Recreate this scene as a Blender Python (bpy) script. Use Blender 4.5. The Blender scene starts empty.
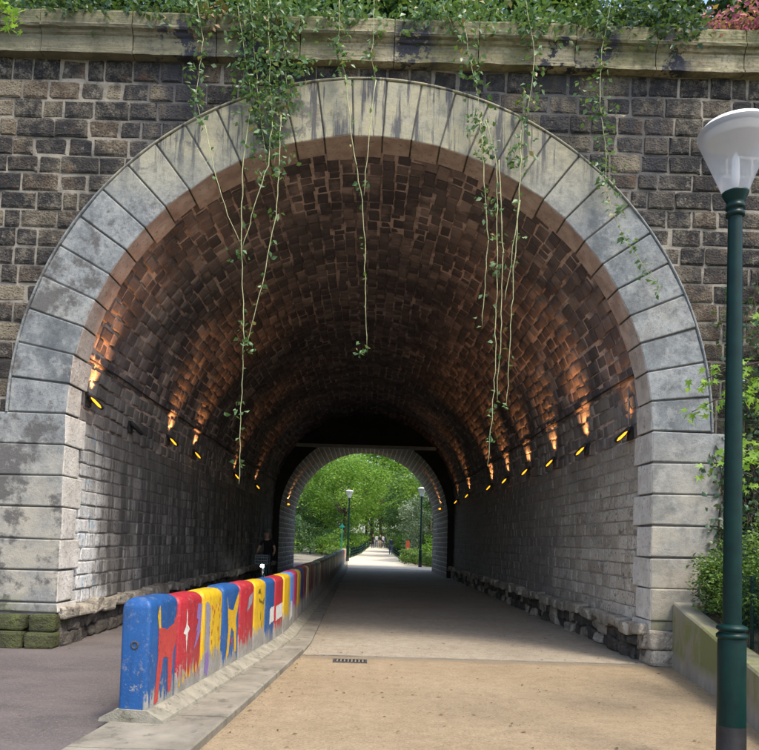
import bpy, bmesh, math, random
import numpy as np
from mathutils import Vector, Matrix
R = math.radians
S = bpy.context.scene
COL = S.collection
rng = np.random.default_rng(7)
random.seed(7)

# ------------------------------------------------------------------ camera
IW, IH, FPX = 759., 750., 729.
CAM = np.array([0.14, 0.0, 1.56]); PITCH, ROLL = R(2.5), R(1.7); VPX = (366., 541.)
cm = Matrix.Rotation(math.pi/2+PITCH, 3, 'X') @ Matrix.Rotation(ROLL, 3, 'Z')
CM = np.array(cm)
def _raw(d):
    c = CM.T @ d
    return np.array([IW/2+FPX*c[0]/-c[2], IH/2-FPX*c[1]/-c[2]])
OFF = np.array(VPX)-_raw(np.array([0, 1., 0]))
def proj(p): return _raw(np.asarray(p, float)-CAM)+OFF
def px(x, y, Y=None, Z=None):
    """photo pixel -> point where its ray meets the plane at depth Y or height Z"""
    q = np.array([x, y])-OFF
    d = CM @ np.array([(q[0]-IW/2)/FPX, -(q[1]-IH/2)/FPX, -1])
    t = (Y-CAM[1])/d[1] if Y is not None else (Z-CAM[2])/d[2]
    return CAM+t*d
cd = bpy.data.cameras.new('camera'); co = bpy.data.objects.new('camera', cd); COL.objects.link(co)
co.matrix_world = Matrix.Translation(CAM) @ cm.to_4x4()
cd.sensor_fit = 'HORIZONTAL'; cd.sensor_width = 36; cd.lens = FPX/IW*36
cd.shift_x = -OFF[0]/IW; cd.shift_y = OFF[1]/IW
cd.clip_start = .05; cd.clip_end = 2000
S.camera = co

# ------------------------------------------------------------------ world, sun, exposure
SUN_EL, SUN_AZ = 60., 140.     # azimuth clockwise from +Y: sun behind the camera, to the right
w = bpy.data.worlds.new('World'); S.world = w; w.use_nodes = True
wn = w.node_tree; sky = wn.nodes.new('ShaderNodeTexSky'); sky.sky_type = 'NISHITA'; sky.sun_disc = False
sky.sun_elevation = R(SUN_EL); sky.sun_rotation = R(SUN_AZ); sky.air_density = 1.0; sky.dust_density = 2.5; sky.ozone_density = .6
bg = wn.nodes['Background']; bg.inputs[1].default_value = .15
wn.links.new(sky.outputs[0], bg.inputs[0])
sl = bpy.data.lights.new('sun', 'SUN'); sl.energy = 1.5; sl.angle = R(14); sl.color = (1, .93, .82)
so = bpy.data.objects.new('sun', sl); COL.objects.link(so)
sdir = Vector((math.sin(R(SUN_AZ))*math.cos(R(SUN_EL)), math.cos(R(SUN_AZ))*math.cos(R(SUN_EL)), math.sin(R(SUN_EL))))
so.rotation_euler = sdir.to_track_quat('Z', 'Y').to_euler(); so.location = (6, -10, 20)
S.view_settings.view_transform = 'Standard'; S.view_settings.look = 'None'
S.view_settings.gamma = 1; S.view_settings.use_curve_mapping = False
S.view_settings.exposure = 1.52
S.cycles.diffuse_bounces = 6; S.cycles.max_bounces = 14; S.cycles.transparent_max_bounces = 16

# ------------------------------------------------------------------ material helpers
class G:
    def __init__(s, name, disp=False):
        s.m = bpy.data.materials.new(name); s.m.use_nodes = True; s.t = s.m.node_tree
        s.bsdf = s.t.nodes['Principled BSDF']; s.out = s.t.nodes['Material Output']
        s.bsdf.inputs['Roughness'].default_value = .9; s.bsdf.inputs['Specular IOR Level'].default_value = .3
        s._tc = None
    def n(s, typ, **k):
        nd = s.t.nodes.new('ShaderNode'+typ)
        for a, v in k.items(): setattr(nd, a, v)
        return nd
    def set(s, sock, v):
        if isinstance(v, bpy.types.NodeSocket): s.t.links.new(v, sock)
        elif isinstance(v, (tuple, list)) and len(v) == 3 and sock.type == 'RGBA': sock.default_value = (*v, 1)
        else: sock.default_value = v
    def pos(s): return s.n('NewGeometry').outputs['Position']
    def objc(s):
        if not s._tc: s._tc = s.n('TexCoord')
        return s._tc.outputs['Object']
    def mp(s, v, scale=(1, 1, 1), loc=(0, 0, 0)):
        nd = s.n('Mapping'); s.set(nd.inputs[0], v); nd.inputs['Scale'].default_value = scale; nd.inputs['Location'].default_value = loc
        return nd.outputs[0]
    def noise(s, v, scale, detail=4, rough=.55, dist=0.):
        nd = s.n('TexNoise'); s.set(nd.inputs['Vector'], v); nd.inputs['Scale'].default_value = scale
        nd.inputs['Detail'].default_value = detail; nd.inputs['Roughness'].default_value = rough; nd.inputs['Distortion'].default_value = dist
        return nd.outputs[0]
    def voro(s, v, scale, feature='F1'):
        nd = s.n('TexVoronoi', feature=feature); s.set(nd.inputs['Vector'], v); nd.inputs['Scale'].default_value = scale
        return nd.outputs[0]
    def ramp(s, f, stops, interp='LINEAR'):
        nd = s.n('ValToRGB'); s.set(nd.inputs[0], f); e = nd.color_ramp.elements; nd.color_ramp.interpolation = interp
        while len(e) < len(stops): e.new(.5)
        for el, (p, c) in zip(e, stops):
            el.position = p; el.color = (*c, 1) if isinstance(c, tuple) else (c, c, c, 1)
        return nd.outputs[0]
    def mix(s, f, a, b, mode='MIX'):
        nd = s.n('Mix', data_type='RGBA', blend_type=mode); s.set(nd.inputs[0], f); s.set(nd.inputs[6], a); s.set(nd.inputs[7], b)
        return nd.outputs[2]
    def ma(s, op, a, b=0., c=None):
        nd = s.n('Math', operation=op); s.set(nd.inputs[0], a); s.set(nd.inputs[1], b)
        if c is not None: s.set(nd.inputs[2], c)
        return nd.outputs[0]
    def sep(s, v):
        nd = s.n('SeparateXYZ'); s.set(nd.inputs[0], v); return nd.outputs
    def rnd(s, attr):
        if attr: return s.n('Attribute', attribute_name='rnd').outputs['Fac']
        return s.n('ObjectInfo').outputs['Random']
    def bump(s, h, strength=.5, dist=.02):
        nd = s.n('Bump'); s.set(nd.inputs['Height'], h); nd.inputs['Strength'].default_value = strength; nd.inputs['Distance'].default_value = dist
        s.t.links.new(nd.outputs[0], s.bsdf.inputs['Normal'])
    def col(s, c): s.set(s.bsdf.inputs['Base Color'], c)
    def rough(s, v): s.set(s.bsdf.inputs['Roughness'], v)

def hatmask(g, x, centres):
    acc = None
    for c, wd in centres:
        v = g.ma('MAXIMUM', g.ma('SUBTRACT', 1., g.ma('DIVIDE', g.ma('ABSOLUTE', g.ma('SUBTRACT', x, c)), wd)), 0.)
        acc = v if acc is None else g.ma('MAXIMUM', acc, v)
    return acc

def m_facade_stone(attr):
    g = G('facade_stone'+('_field' if attr else '')); P = g.pos(); r = g.rnd(attr)
    base = g.ramp(r, [(0, (.01, .01, .012)), (.3, (.022, .021, .022)), (.5, (.042, .037, .033)), (.64, (.1, .084, .06)), (.72, (.026, .024, .025)), (.86, (.085, .06, .04)), (1, (.19, .16, .11))])
    n1 = g.noise(P, 7, 8, .75); n2 = g.noise(P, 55, 6, .75); nb = g.noise(P, 1.1, 6, .7); pit = g.voro(g.mp(P, (1, 1, 1.15)), 31)
    c = g.mix(g.ramp(g.ma('ADD', n1, g.ma('MULTIPLY', g.ma('SUBTRACT', n2, .5), .5)), [(.46, 0.), (.6, .8)]), base, g.mix(.5, base, (.28, .24, .175)))
    c = g.mix(g.ramp(g.ma('ADD', pit, g.ma('MULTIPLY', g.ma('SUBTRACT', n2, .5), .9)), [(.16, .9), (.34, 0.)]), c, (.016, .015, .017))
    c = g.mix(g.ramp(nb, [(.42, .8), (.54, 0.)]), c, (.014, .014, .017))
    c = g.mix(g.ramp(nb, [(.56, 0.), (.7, .4)]), c, (.22, .195, .15))
    rust = g.ramp(g.noise(P, 2.3, 4, .6), [(.62, 0.), (.74, .6)])
    c = g.mix(rust, c, (.16, .08, .04))
    c = g.mix(g.ramp(g.noise(P, 4.3, 7, .8), [(.57, 0.), (.63, .55)]), c, (.25, .225, .18))
    x, y, z = g.sep(P)[0:3]
    st = g.ma('MULTIPLY', g.ramp(hatmask(g, x, [(-2.75, .75), (2.75, .8), (3.9, .5), (1.6, .5), (-1.2, .5)]), [(.05, 0.), (.6, 1.)]),
              g.ramp(g.noise(g.mp(P, (1, 1, .25)), 2.2, 4, .6), [(.36, 0.), (.56, 1.)]))
    st = g.ma('MULTIPLY', st, g.ramp(g.ma('DIVIDE', g.ma('SUBTRACT', z, 5.8), 2.), [(0, 0.), (.5, .92)]))
    c = g.mix(st, c, (.03, .03, .036))
    low = g.ramp(g.ma('DIVIDE', z, 8.), [(.4, .35), (.8, 0.)])
    c = g.mix(g.ma('MULTIPLY', low, g.noise(P, 1.3, 3)), c, (.11, .08, .06))
    g.col(c); g.bump(g.ma('ADD', g.ma('ADD', n1, g.ma('MULTIPLY', n2, .6)), g.ma('MULTIPLY', pit, .5)), .8, .045); g.rough(.95)
    return g.m
def m_facade_mortar():
    g = G('facade_mortar'); P = g.pos(); n = g.noise(P, 2.2, 8, .72); n2 = g.noise(P, 40, 4, .7)
    c = g.ramp(n, [(.34, (.045, .042, .038)), (.45, (.14, .126, .105)), (.55, (.235, .21, .17)), (.7, (.3, .265, .21))])
    x, y, z = g.sep(P)[0:3]
    st = g.ma('MULTIPLY', g.ramp(hatmask(g, x, [(-2.75, .75), (2.75, .8), (3.9, .5), (1.6, .5)]), [(.05, 0.), (.6, 1.)]), g.ramp(g.ma('DIVIDE', g.ma('SUBTRACT', z, 5.8), 2.), [(0, 0.), (.5, .8)]))
    c = g.mix(st, c, (.05, .05, .055))
    g.col(c); g.bump(n2, .6, .02); return g.m
def m_ashlar(name, tint=0):
    g = G(name); P = g.pos(); r = g.rnd(False); x, y, z = g.sep(P)[0:3]
    n1 = g.noise(P, 2.2, 6, .65); n2 = g.noise(P, 14, 6, .7); n3 = g.noise(P, 90, 3, .6)
    base = g.ramp(r, [(0, (.085, .095, .1)), (.35, (.13, .146, .152)), (.7, (.19, .2, .198)), (1, (.25, .24, .2))])
    base = g.mix(g.ramp(n1, [(.36, 0.), (.62, .9)]), base, (.245, .256, .25))
    base = g.mix(g.ma('MULTIPLY', g.ramp(n2, [(.46, 0.), (.62, 1.)]), .6), base, (.1, .108, .115))
    n4 = g.noise(P, 5, 8, .75)
    base = g.mix(g.ramp(n4, [(.53, 0.), (.6, .55)]), base, (.3, .3, .285))
    base = g.mix(g.ramp(n4, [(.36, .65), (.44, 0.)]), base, (.085, .087, .09))
    base = g.mix(g.ramp(n3, [(.6, 0.), (.7, .6)]), base, (.06, .06, .062))
    # lichen yellow towards the crown, grey-buff on the jambs
    top = g.ramp(g.ma('ADD', g.ma('DIVIDE', g.ma('SUBTRACT', z, 5.9), 1.6), g.ma('MULTIPLY', g.ma('SUBTRACT', n1, .5), .8)), [(.1, 0.), (.7, .85)])
    base = g.mix(g.ma('MULTIPLY', top, g.ramp(n4, [(.35, .45), (.6, 1.)])), base, (.33, .295, .18))
    jamb = g.ramp(g.ma('DIVIDE', z, 4.), [(.5, .8), (.82, 0.)])
    base = g.mix(g.ma('MULTIPLY', jamb, g.ramp(n1, [(.35, .3), (.6, 1.)])), base, (.34, .305, .235))
    drip = g.noise(g.mp(P, (7, 7, .55)), 1.2, 5, .65)
    dm = g.ma('MULTIPLY', g.ramp(drip, [(.52, 0.), (.6, 1.)]), g.ramp(g.ma('DIVIDE', g.ma('SUBTRACT', z, 6.3), 1.6), [(0, 0.), (.45, .9)]))
    base = g.mix(dm, base, (.06, .06, .07))
    grime = g.ma('MULTIPLY', g.ramp(g.noise(g.mp(P, (1, 1, 1), (3, 1, 7)), 1.7, 6, .7), [(.5, 0.), (.57, .9)]), g.ramp(g.ma('MULTIPLY', x, -1), [(0, .3), (1, 1.)]))
    base = g.mix(grime, base, (.085, .08, .075))
    moss = g.ma('MULTIPLY', g.ramp(g.ma('DIVIDE', z, 1.), [(.35, 1.), (.75, 0.)]), g.ramp(n1, [(.4, 0.), (.5, .85)]))
    base = g.mix(moss, base, (.09, .105, .03))
    g.col(base); g.bump(g.ma('ADD', g.ma('MULTIPLY', n2, .8), g.ma('MULTIPLY', n3, .35)), .45, .03); g.rough(.88)
    return g.m
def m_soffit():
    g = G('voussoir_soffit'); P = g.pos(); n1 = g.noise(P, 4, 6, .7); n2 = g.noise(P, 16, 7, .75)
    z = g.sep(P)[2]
    c = g.ramp(n1, [(.3, (.3, .215, .18)), (.5, (.48, .36, .3)), (.68, (.62, .5, .43))])  # warm lamp light on the soffit put into the colour as pinkish tone
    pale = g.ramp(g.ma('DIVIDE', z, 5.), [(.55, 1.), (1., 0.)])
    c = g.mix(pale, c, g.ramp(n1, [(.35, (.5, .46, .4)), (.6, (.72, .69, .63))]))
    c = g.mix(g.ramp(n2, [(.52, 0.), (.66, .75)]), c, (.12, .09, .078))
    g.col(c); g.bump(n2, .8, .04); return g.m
def m_cornice():
    g = G('cornice_stone'); P = g.pos(); x, y, z = g.sep(P)[0:3]
    n1 = g.noise(P, 2.5, 6, .65); n2 = g.noise(P, 18, 6, .7); n3 = g.noise(g.mp(P, (.6, 1, 9)), 3, 4, .6)
    c = g.ramp(n1, [(.3, (.16, .135, .085)), (.5, (.3, .26, .165)), (.7, (.39, .345, .235))])
    c = g.mix(g.ramp(g.noise(P, 1.1, 5, .6), [(.45, 0.), (.62, .8)]), c, (.105, .105, .045))
    c = g.mix(g.ramp(n2, [(.52, 0.), (.64, .65)]), c, (.06, .055, .045))
    c = g.mix(g.ma('MULTIPLY', g.ramp(n3, [(.5, 0.), (.65, 1.)]), .6), c, (.09, .085, .065))
    left = g.ramp(g.ma('MULTIPLY', g.ma('ADD', x, 0.), -.25), [(0, 0.), (.7, .65)])
    c = g.mix(left, c, (.085, .083, .058))
    blk = g.ma('MULTIPLY', g.ramp(g.noise(P, 2.6, 5, .75), [(.49, 0.), (.53, 1.)]), g.ramp(hatmask(g, x, [(-2.6, .6), (2.6, .55), (3.2, .4), (4.2, .35), (.6, .4), (-1.6, .5)]), [(.05, 0.), (.5, 1.)]))
    c = g.mix(blk, c, (.035, .035, .045))
    moss = g.ma('MULTIPLY', g.ramp(g.ma('SUBTRACT', z, 8.), [(.62, 0.), (.84, 1.)]), g.ramp(n2, [(.4, .2), (.6, .9)]))
    c = g.mix(moss, c, (.1, .11, .035))
    g.col(c); g.bump(g.ma('ADD', n2, n3), .5, .03); return g.m
def m_vault_brick(attr):
    g = G('vault_brick'+('_field' if attr else '')); P = g.pos(); r = g.rnd(attr)
    n1 = g.noise(P, 1.1, 5, .65); n2 = g.noise(P, 26, 5, .7); n3 = g.noise(P, 7, 4, .6)
    c = g.ramp(r, [(0, (.085, .072, .076)), (.3, (.145, .118, .116)), (.6, (.21, .166, .155)), (.85, (.29, .225, .203)), (1, (.39, .3, .26))])
    c = g.mix(g.ma('MULTIPLY', g.ramp(n1, [(.4, 0.), (.58, 1.)]), .75), c, (.085, .072, .075))
    c = g.mix(g.ramp(n2, [(.54, 0.), (.68, .7)]), c, (.24, .16, .12))
    x, y, z = g.sep(P)[0:3]
    low = g.ramp(g.ma('ADD', z, g.ma('MULTIPLY', g.ma('SUBTRACT', n1, .5), .7)), [(0, 1.), (1, 1.)])
    low = g.ramp(g.ma('SUBTRACT', g.ma('ADD', z, g.ma('MULTIPLY', g.ma('SUBTRACT', n3, .5), .35)), 3.6), [(.38, .85), (.5, 0.)])
    c = g.mix(low, c, g.mix(r, (.15, .135, .122), (.27, .245, .222)))
    c = g.mix(g.ramp(g.noise(P, .55, 6, .7), [(.53, 0.), (.63, .7)]), c, (.06, .05, .055))
    g.col(c); g.bump(g.ma('ADD', n2, n3), .7, .03); g.rough(.85); return g.m
def m_vault_mortar():
    g = G('vault_mortar'); P = g.pos(); n1 = g.noise(P, .8, 7, .72); n2 = g.noise(P, 30, 3)
    c = g.ramp(n1, [(.4, (.09, .074, .073)), (.48, (.25, .19, .175)), (.56, (.55, .42, .36)), (.66, (.34, .26, .225))])
    g.col(c); g.bump(n2, .5, .02); return g.m
def m_wall_block(name, side, attr):
    g = G(name); P = g.pos(); r = g.rnd(attr); x, y, z = g.sep(P)[0:3]
    n1 = g.noise(P, .8, 6, .68); n2 = g.noise(P, 22, 5, .7); st = g.noise(g.mp(P, (1, 2.2, .3)), 1.6, 5, .65)
    if side > 0:
        c = g.mix(r, (.34, .3, .24), (.54, .49, .41))
        c = g.mix(g.ramp(g.noise(P, 1.9, 7, .75), [(.54, 0.), (.6, .8)]), c, (.6, .57, .5))
        c = g.mix(g.ramp(g.noise(g.mp(P, (1, 1, 1), (5, 2, 1)), 3.4, 7, .8), [(.57, 0.), (.62, .8)]), c, (.13, .11, .09))
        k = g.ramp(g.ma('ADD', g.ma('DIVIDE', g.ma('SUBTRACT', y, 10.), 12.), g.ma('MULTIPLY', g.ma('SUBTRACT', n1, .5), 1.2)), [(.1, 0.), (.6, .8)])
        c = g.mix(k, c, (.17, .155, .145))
    else:
        c = g.mix(r, (.13, .12, .11), (.33, .305, .275))
        k = g.ramp(g.ma('ADD', g.ma('DIVIDE', g.ma('SUBTRACT', y, 10.4), 2.2), g.ma('MULTIPLY', g.ma('SUBTRACT', n1, .5), 1.6)), [(.0, 1.), (.35, .75), (.7, 0.)])
        c = g.mix(k, c, (.74, .73, .7))
        c = g.mix(g.ma('MULTIPLY', g.ramp(st, [(.47, 0.), (.56, .85)]), g.ramp(k, [(0, 1.), (1, .35)])), c, (.07, .065, .06))
        blue = g.ma('MULTIPLY', k, g.ramp(g.noise(P, 5, 4, .6), [(.58, 0.), (.66, .7)]))
        c = g.mix(blue, c, (.25, .45, .6))
    c = g.mix(g.ramp(n2, [(.56, 0.), (.64, .8)]), c, (.05, .045, .04))
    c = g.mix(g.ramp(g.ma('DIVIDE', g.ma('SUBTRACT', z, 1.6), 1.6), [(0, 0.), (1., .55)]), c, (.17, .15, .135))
    g.col(c); g.bump(g.ma('ADD', n2, st), .6, .03); return g.m
def m_simple(name, c1, c2, scale=6, bump=.3, rough=.9, dark=None, spec=.3, metal=0, obj=False, bscale=None, bd=.02):
    g = G(name); P = g.objc() if obj else g.pos(); n1 = g.noise(P, scale, 6, .65); n2 = g.noise(P, bscale or scale*7, 4, .65)
    c = g.ramp(n1, [(.32, c1), (.66, c2)])
    if dark: c = g.mix(g.ramp(g.noise(P, scale*2.3, 5, .7), [(.55, 0.), (.66, .85)]), c, dark)
    g.col(c); g.rough(rough); g.bsdf.inputs['Metallic'].default_value = metal; g.bsdf.inputs['Specular IOR Level'].default_value = spec
    if bump: g.bump(g.ma('ADD', n1, n2), bump, bd)
    return g.m
def m_sand(name, tun):
    g = G(name); P = g.pos(); x, y, z = g.sep(P)[0:3]
    n1 = g.noise(P, .7, 5, .6); n2 = g.noise(P, 7, 6, .7); n3 = g.noise(P, 120, 3, .7); n4 = g.noise(P, 420, 2, .6); n5 = g.noise(P, 38, 6, .75)
    if tun: c = g.ramp(n1, [(.3, (.33, .29, .225)), (.5, (.41, .36, .28)), (.7, (.46, .405, .315))])
    else: c = g.ramp(n1, [(.3, (.325, .245, .145)), (.5, (.38, .29, .177)), (.7, (.42, .325, .206))])
    c = g.mix(g.ma('MULTIPLY', g.ramp(n2, [(.42, 0.), (.66, 1.)]), .5), c, (.22, .16, .095))
    c = g.mix(g.ramp(n3, [(.55, 0.), (.66, .75)]), c, (.14, .1, .062))
    c = g.mix(g.ramp(n4, [(.6, 0.), (.7, .5)]), c, (.52, .44, .31))
    c = g.mix(g.ramp(n5, [(.5, 0.), (.62, .55)]), c, (.2, .145, .085))
    c = g.mix(g.ramp(n5, [(.36, .5), (.44, 0.)]), c, (.55, .45, .31))
    if not tun:   # darker wavy-edged strip along the portal line
        e = g.ma('ADD', y, g.ma('MULTIPLY', g.ma('SUBTRACT', g.noise(g.mp(P, (1, .6, 1)), 1.6, 4), .5), .5))
        d = g.ma('MAXIMUM', g.ma('SUBTRACT', 1., g.ma('DIVIDE', g.ma('ABSOLUTE', g.ma('SUBTRACT', e, 9.95)), .42)), 0.)
        c = g.mix(g.ramp(d, [(.1, 0.), (.55, .6)]), c, (.2, .165, .12))
    g.col(c); g.rough(.95); g.bump(g.ma('ADD', g.ma('MULTIPLY', n2, .8), g.ma('ADD', g.ma('MULTIPLY', n3, .6), g.ma('MULTIPLY', n4, .4))), .9, .02)
    return g.m
def m_asphalt():
    g = G('asphalt'); P = g.pos(); n1 = g.noise(P, .6, 5, .6); st = g.noise(g.mp(P, (.8, 1.5, 1)), .9, 7, .65, .6); n3 = g.noise(P, 70, 6, .8); n2 = g.noise(P, 14, 5)
    c = g.ramp(n1, [(.3, (.1, .083, .079)), (.7, (.145, .122, .114))])
    c = g.mix(g.ramp(st, [(.42, 0.), (.64, .7)]), c, (.065, .058, .058))
    c = g.mix(g.ramp(n3, [(.54, 0.), (.64, .7)]), c, (.25, .22, .2))
    c = g.mix(g.ramp(n3, [(.34, .9), (.45, 0.)]), c, (.03, .026, .026))
    c = g.mix(g.ramp(g.noise(P, 26, 7, .8), [(.53, 0.), (.6, .5)]), c, (.21, .185, .17))
    g.col(c); g.rough(.85); g.bump(g.ma('ADD', n3, n2), .8, .015); return g.m
def m_leaf(name, stops, trans=.35, rough=.5):
    g = G(name); r = g.n('Attribute', attribute_name='rnd').outputs['Fac']
    c = g.ramp(r, stops); g.col(c); g.rough(rough)
    tr = g.n('BsdfTranslucent'); g.set(tr.inputs[0], g.mix(.5, c, (.25, .4, .04)))
    mx = g.n('MixShader'); mx.inputs[0].default_value = trans
    g.t.links.new(g.bsdf.outputs[0], mx.inputs[1]); g.t.links.new(tr.outputs[0], mx.inputs[2]); g.t.links.new(mx.outputs[0], g.out.inputs[0])
    return g.m
def m_emit(name, c, st):
    g = G(name); g.bsdf.inputs['Emission Color'].default_value = (*c, 1); g.bsdf.inputs['Emission Strength'].default_value = st; g.col(c); return g.m
def m_paint(name, c, cover=.36, scuff=.35):
    """painted concrete block: raw concrete shows on the path side below a ragged edge and through scuffs"""
    g = G(name); O = g.objc(); x, y, z = g.sep(O)[0:3]; r = g.rnd(False)
    nv = g.n('VectorMath', operation='ADD'); g.set(nv.inputs[0], O); g.set(nv.inputs[1], g.ma('MULTIPLY', r, 37.)); V = nv.outputs[0]
    n1 = g.noise(V, 6, 5, .65); n2 = g.noise(g.mp(V, (1, 9, 1)), 3, 4, .6); n3 = g.noise(V, 60, 4, .7)
    conc = g.ramp(n1, [(.3, (.17, .16, .14)), (.7, (.3, .285, .25))])
    conc = g.mix(g.ramp(n3, [(.55, 0.), (.65, .6)]), conc, (.1, .1, .09))
    pc = g.mix(g.ramp(n1, [(.35, 0.), (.7, .35)]), c, tuple(v*.55 for v in c))
    pc = g.mix(g.ramp(n3, [(.6, 0.), (.72, scuff)]), pc, tuple(v*.5+.3 for v in c))
    dirt = g.noise(g.mp(V, (5, 5, .8)), 3, 6, .7)
    pc = g.mix(g.ramp(dirt, [(.48, 0.), (.66, .6)]), pc, tuple(v*.3+.015 for v in c))
    pc = g.mix(g.ramp(g.noise(V, 25, 6, .75), [(.58, 0.), (.68, .55)]), pc, tuple(v*.6+.13 for v in c))
    edge = g.ma('ADD', g.ma('SUBTRACT', z, cover), g.ma('MULTIPLY', g.ma('SUBTRACT', n2, .5), .7))
    raw = g.ma('MULTIPLY', g.ramp(edge, [(.0, 1.), (.03, 0.)]), g.ramp(x, [(.085, 0.), (.095, 1.)]))
    chip = g.ma('MULTIPLY', g.ramp(g.noise(V, 11, 6, .8), [(.58, 0.), (.62, 1.)]), g.ramp(z, [(.1, 1.), (.5, .25)]))
    f = g.ma('MAXIMUM', raw, chip)
    g.col(g.mix(f, pc, conc)); g.rough(g.mix(f, (.42, .42, .42), (.9, .9, .9))); g.bump(g.ma('ADD', n1, n3), .25, .01)
    return g.m

M = {}
M['stone'] = m_facade_stone(False); M['stone_f'] = m_facade_stone(True); M['fmortar'] = m_facade_mortar()
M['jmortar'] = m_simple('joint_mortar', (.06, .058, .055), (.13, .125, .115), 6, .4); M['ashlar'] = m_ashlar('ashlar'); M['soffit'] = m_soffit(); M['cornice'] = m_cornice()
M['vb'] = m_vault_brick(False); M['vb_f'] = m_vault_brick(True); M['vm'] = m_vault_mortar()
for s_, t_ in ((1, 'R'), (-1, 'L')):
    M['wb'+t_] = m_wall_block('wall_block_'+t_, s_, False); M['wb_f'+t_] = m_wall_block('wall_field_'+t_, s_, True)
M['wmR'] = m_simple('wall_mortar_pale', (.2, .18, .155), (.34, .31, .27), 1.5); M['wmL'] = m_simple('wall_mortar_dark', (.11, .1, .09), (.24, .225, .2), 1.5)
M['plinth'] = m_simple('plinth_stone', (.17, .145, .11), (.46, .41, .33), 3, .9, dark=(.06, .055, .05), bd=.05)
M['plinth_low'] = m_simple('plinth_low_stone', (.045, .04, .035), (.12, .105, .085), 4, .9, dark=(.02, .02, .02), bd=.05)
M['mossy'] = m_simple('mossy_stone', (.03, .028, .02), (.085, .095, .03), 3.5, 1., dark=(.04, .034, .026), bd=.05)
M['far_b'] = m_simple('far_brick', (.17, .145, .125), (.32, .275, .23), 3, .5, bd=.03); M['far_m'] = m_simple('far_mortar', (.5, .47, .41), (.66, .62, .56), 3, .3)
M['dark_wall'] = m_simple('sooty_board', (.02, .018, .018), (.04, .035, .033), 2); M['beam'] = m_simple('beam_concrete', (.3, .285, .26), (.42, .4, .36), 3)
M['sand'] = m_sand('sand', False); M['tfloor'] = m_sand('tunnel_floor', True); M['asphalt'] = m_asphalt(); M['sand_painted_sunlit'] = m_simple('sand_painted_sunlit', (.5, .43, .33), (.62, .55, .43), 2, .4, dark=(.42, .35, .26))  # far path sand is a paler copy: exit sunlight put into its colour
M['kerb'] = m_simple('kerb_concrete', (.15, .135, .105), (.26, .235, .185), 2.4, .5, dark=(.1, .095, .075), bscale=80)
M['foot'] = m_simple('footing_concrete', (.16, .15, .115), (.3, .275, .215), 6, .5, dark=(.09, .09, .06), bscale=70)
g = G('retaining_concrete'); P_ = g.pos(); z_ = g.sep(P_)[2]; n_ = g.noise(g.mp(P_, (1, 1, .4)), 3, 6, .65); n2_ = g.noise(P_, 40, 4)
c_ = g.ramp(n_, [(.3, (.2, .18, .14)), (.7, (.36, .33, .27))])
c_ = g.mix(g.ma('MULTIPLY', g.ramp(n_, [(.38, 0.), (.52, .9)]), g.ramp(z_, [(.12, 0.), (.25, 1.), (.62, 1.), (.8, .2)])), c_, (.16, .17, .055)); g.col(c_); g.bump(n2_, .4, .01); M['retain'] = g.m
M['soil'] = m_simple('soil', (.06, .045, .03), (.14, .105, .065), 5, .8, bd=.05); M['grass'] = m_simple('grass_ground', (.05, .08, .025), (.1, .13, .04), 3, .8, bd=.05)
M['green'] = m_simple('green_paint', (.0006, .012, .0105), (.0015, .022, .018), 9, .06, .42, spec=.2); M['black'] = m_simple('black_paint', (.012, .012, .013), (.025, .024, .024), 9, .1, .5)
M['teal'] = m_simple('teal_paint', (.01, .16, .14), (.015, .22, .18), 9, .05, .4)
g = G('lamp_glass'); g.col((.8, .82, .86)); g.rough(.18)
tp_ = g.n('BsdfTransparent'); tp_.inputs[0].default_value = (.95, .96, .98, 1); tl_ = g.n('BsdfTranslucent'); tl_.inputs[0].default_value = (.8, .82, .86, 1)
m1_ = g.n('MixShader'); m1_.inputs[0].default_value = .5; g.t.links.new(g.bsdf.outputs[0], m1_.inputs[1]); g.t.links.new(tl_.outputs[0], m1_.inputs[2])
m2_ = g.n('MixShader'); m2_.inputs[0].default_value = .6; g.t.links.new(m1_.outputs[0], m2_.inputs[1]); g.t.links.new(tp_.outputs[0], m2_.inputs[2]); g.t.links.new(m2_.outputs[0], g.out.inputs[0])
M['glass'] = g.m
M['cap'] = m_simple('lamp_cap', (.6, .58, .54), (.72, .7, .66), 8, .1, .5); M['refl'] = m_simple('lamp_reflector', (.38, .33, .26), (.5, .45, .38), 8, .1, .6)
M['lens'] = m_emit('lit_lens', (1, .38, .02), .85); M['lamp_body'] = m_simple('fixture_metal', (.015, .015, .015), (.04, .036, .034), 12, .1, .6)
M['iron'] = m_simple('cast_iron', (.03, .03, .03), (.075, .07, .065), 30, .3, .7)
M['leaf_vine'] = m_leaf('vine_leaf', [(0, (.045, .1, .035)), (.45, (.085, .165, .065)), (.8, (.15, .24, .11)), (.95, (.25, .33, .19)), (1, (.32, .18, .07))], .25, .4)
M['leaf_dark'] = m_leaf('ivy_leaf', [(0, (.02, .05, .025)), (.5, (.04, .085, .045)), (1, (.09, .14, .08))], .2, .35)
M['leaf_bush'] = m_leaf('shrub_leaf', [(0, (.045, .1, .02)), (.5, (.09, .17, .035)), (1, (.17, .26, .06))], .35, .45)
M['leaf_maple'] = m_leaf('maple_leaf', [(0, (.13, .26, .02)), (.5, (.2, .36, .03)), (1, (.28, .44, .06))], .5, .45)
M['leaf_tree'] = m_leaf('tree_leaf', [(0, (.05, .12, .015)), (.4, (.1, .21, .025)), (.8, (.18, .32, .04)), (1, (.28, .4, .08))], .5, .5)
M['leaf_deep'] = m_leaf('deep_leaf', [(0, (.015, .05, .018)), (.6, (.035, .085, .03)), (1, (.08, .14, .06))], .3, .5)
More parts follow.
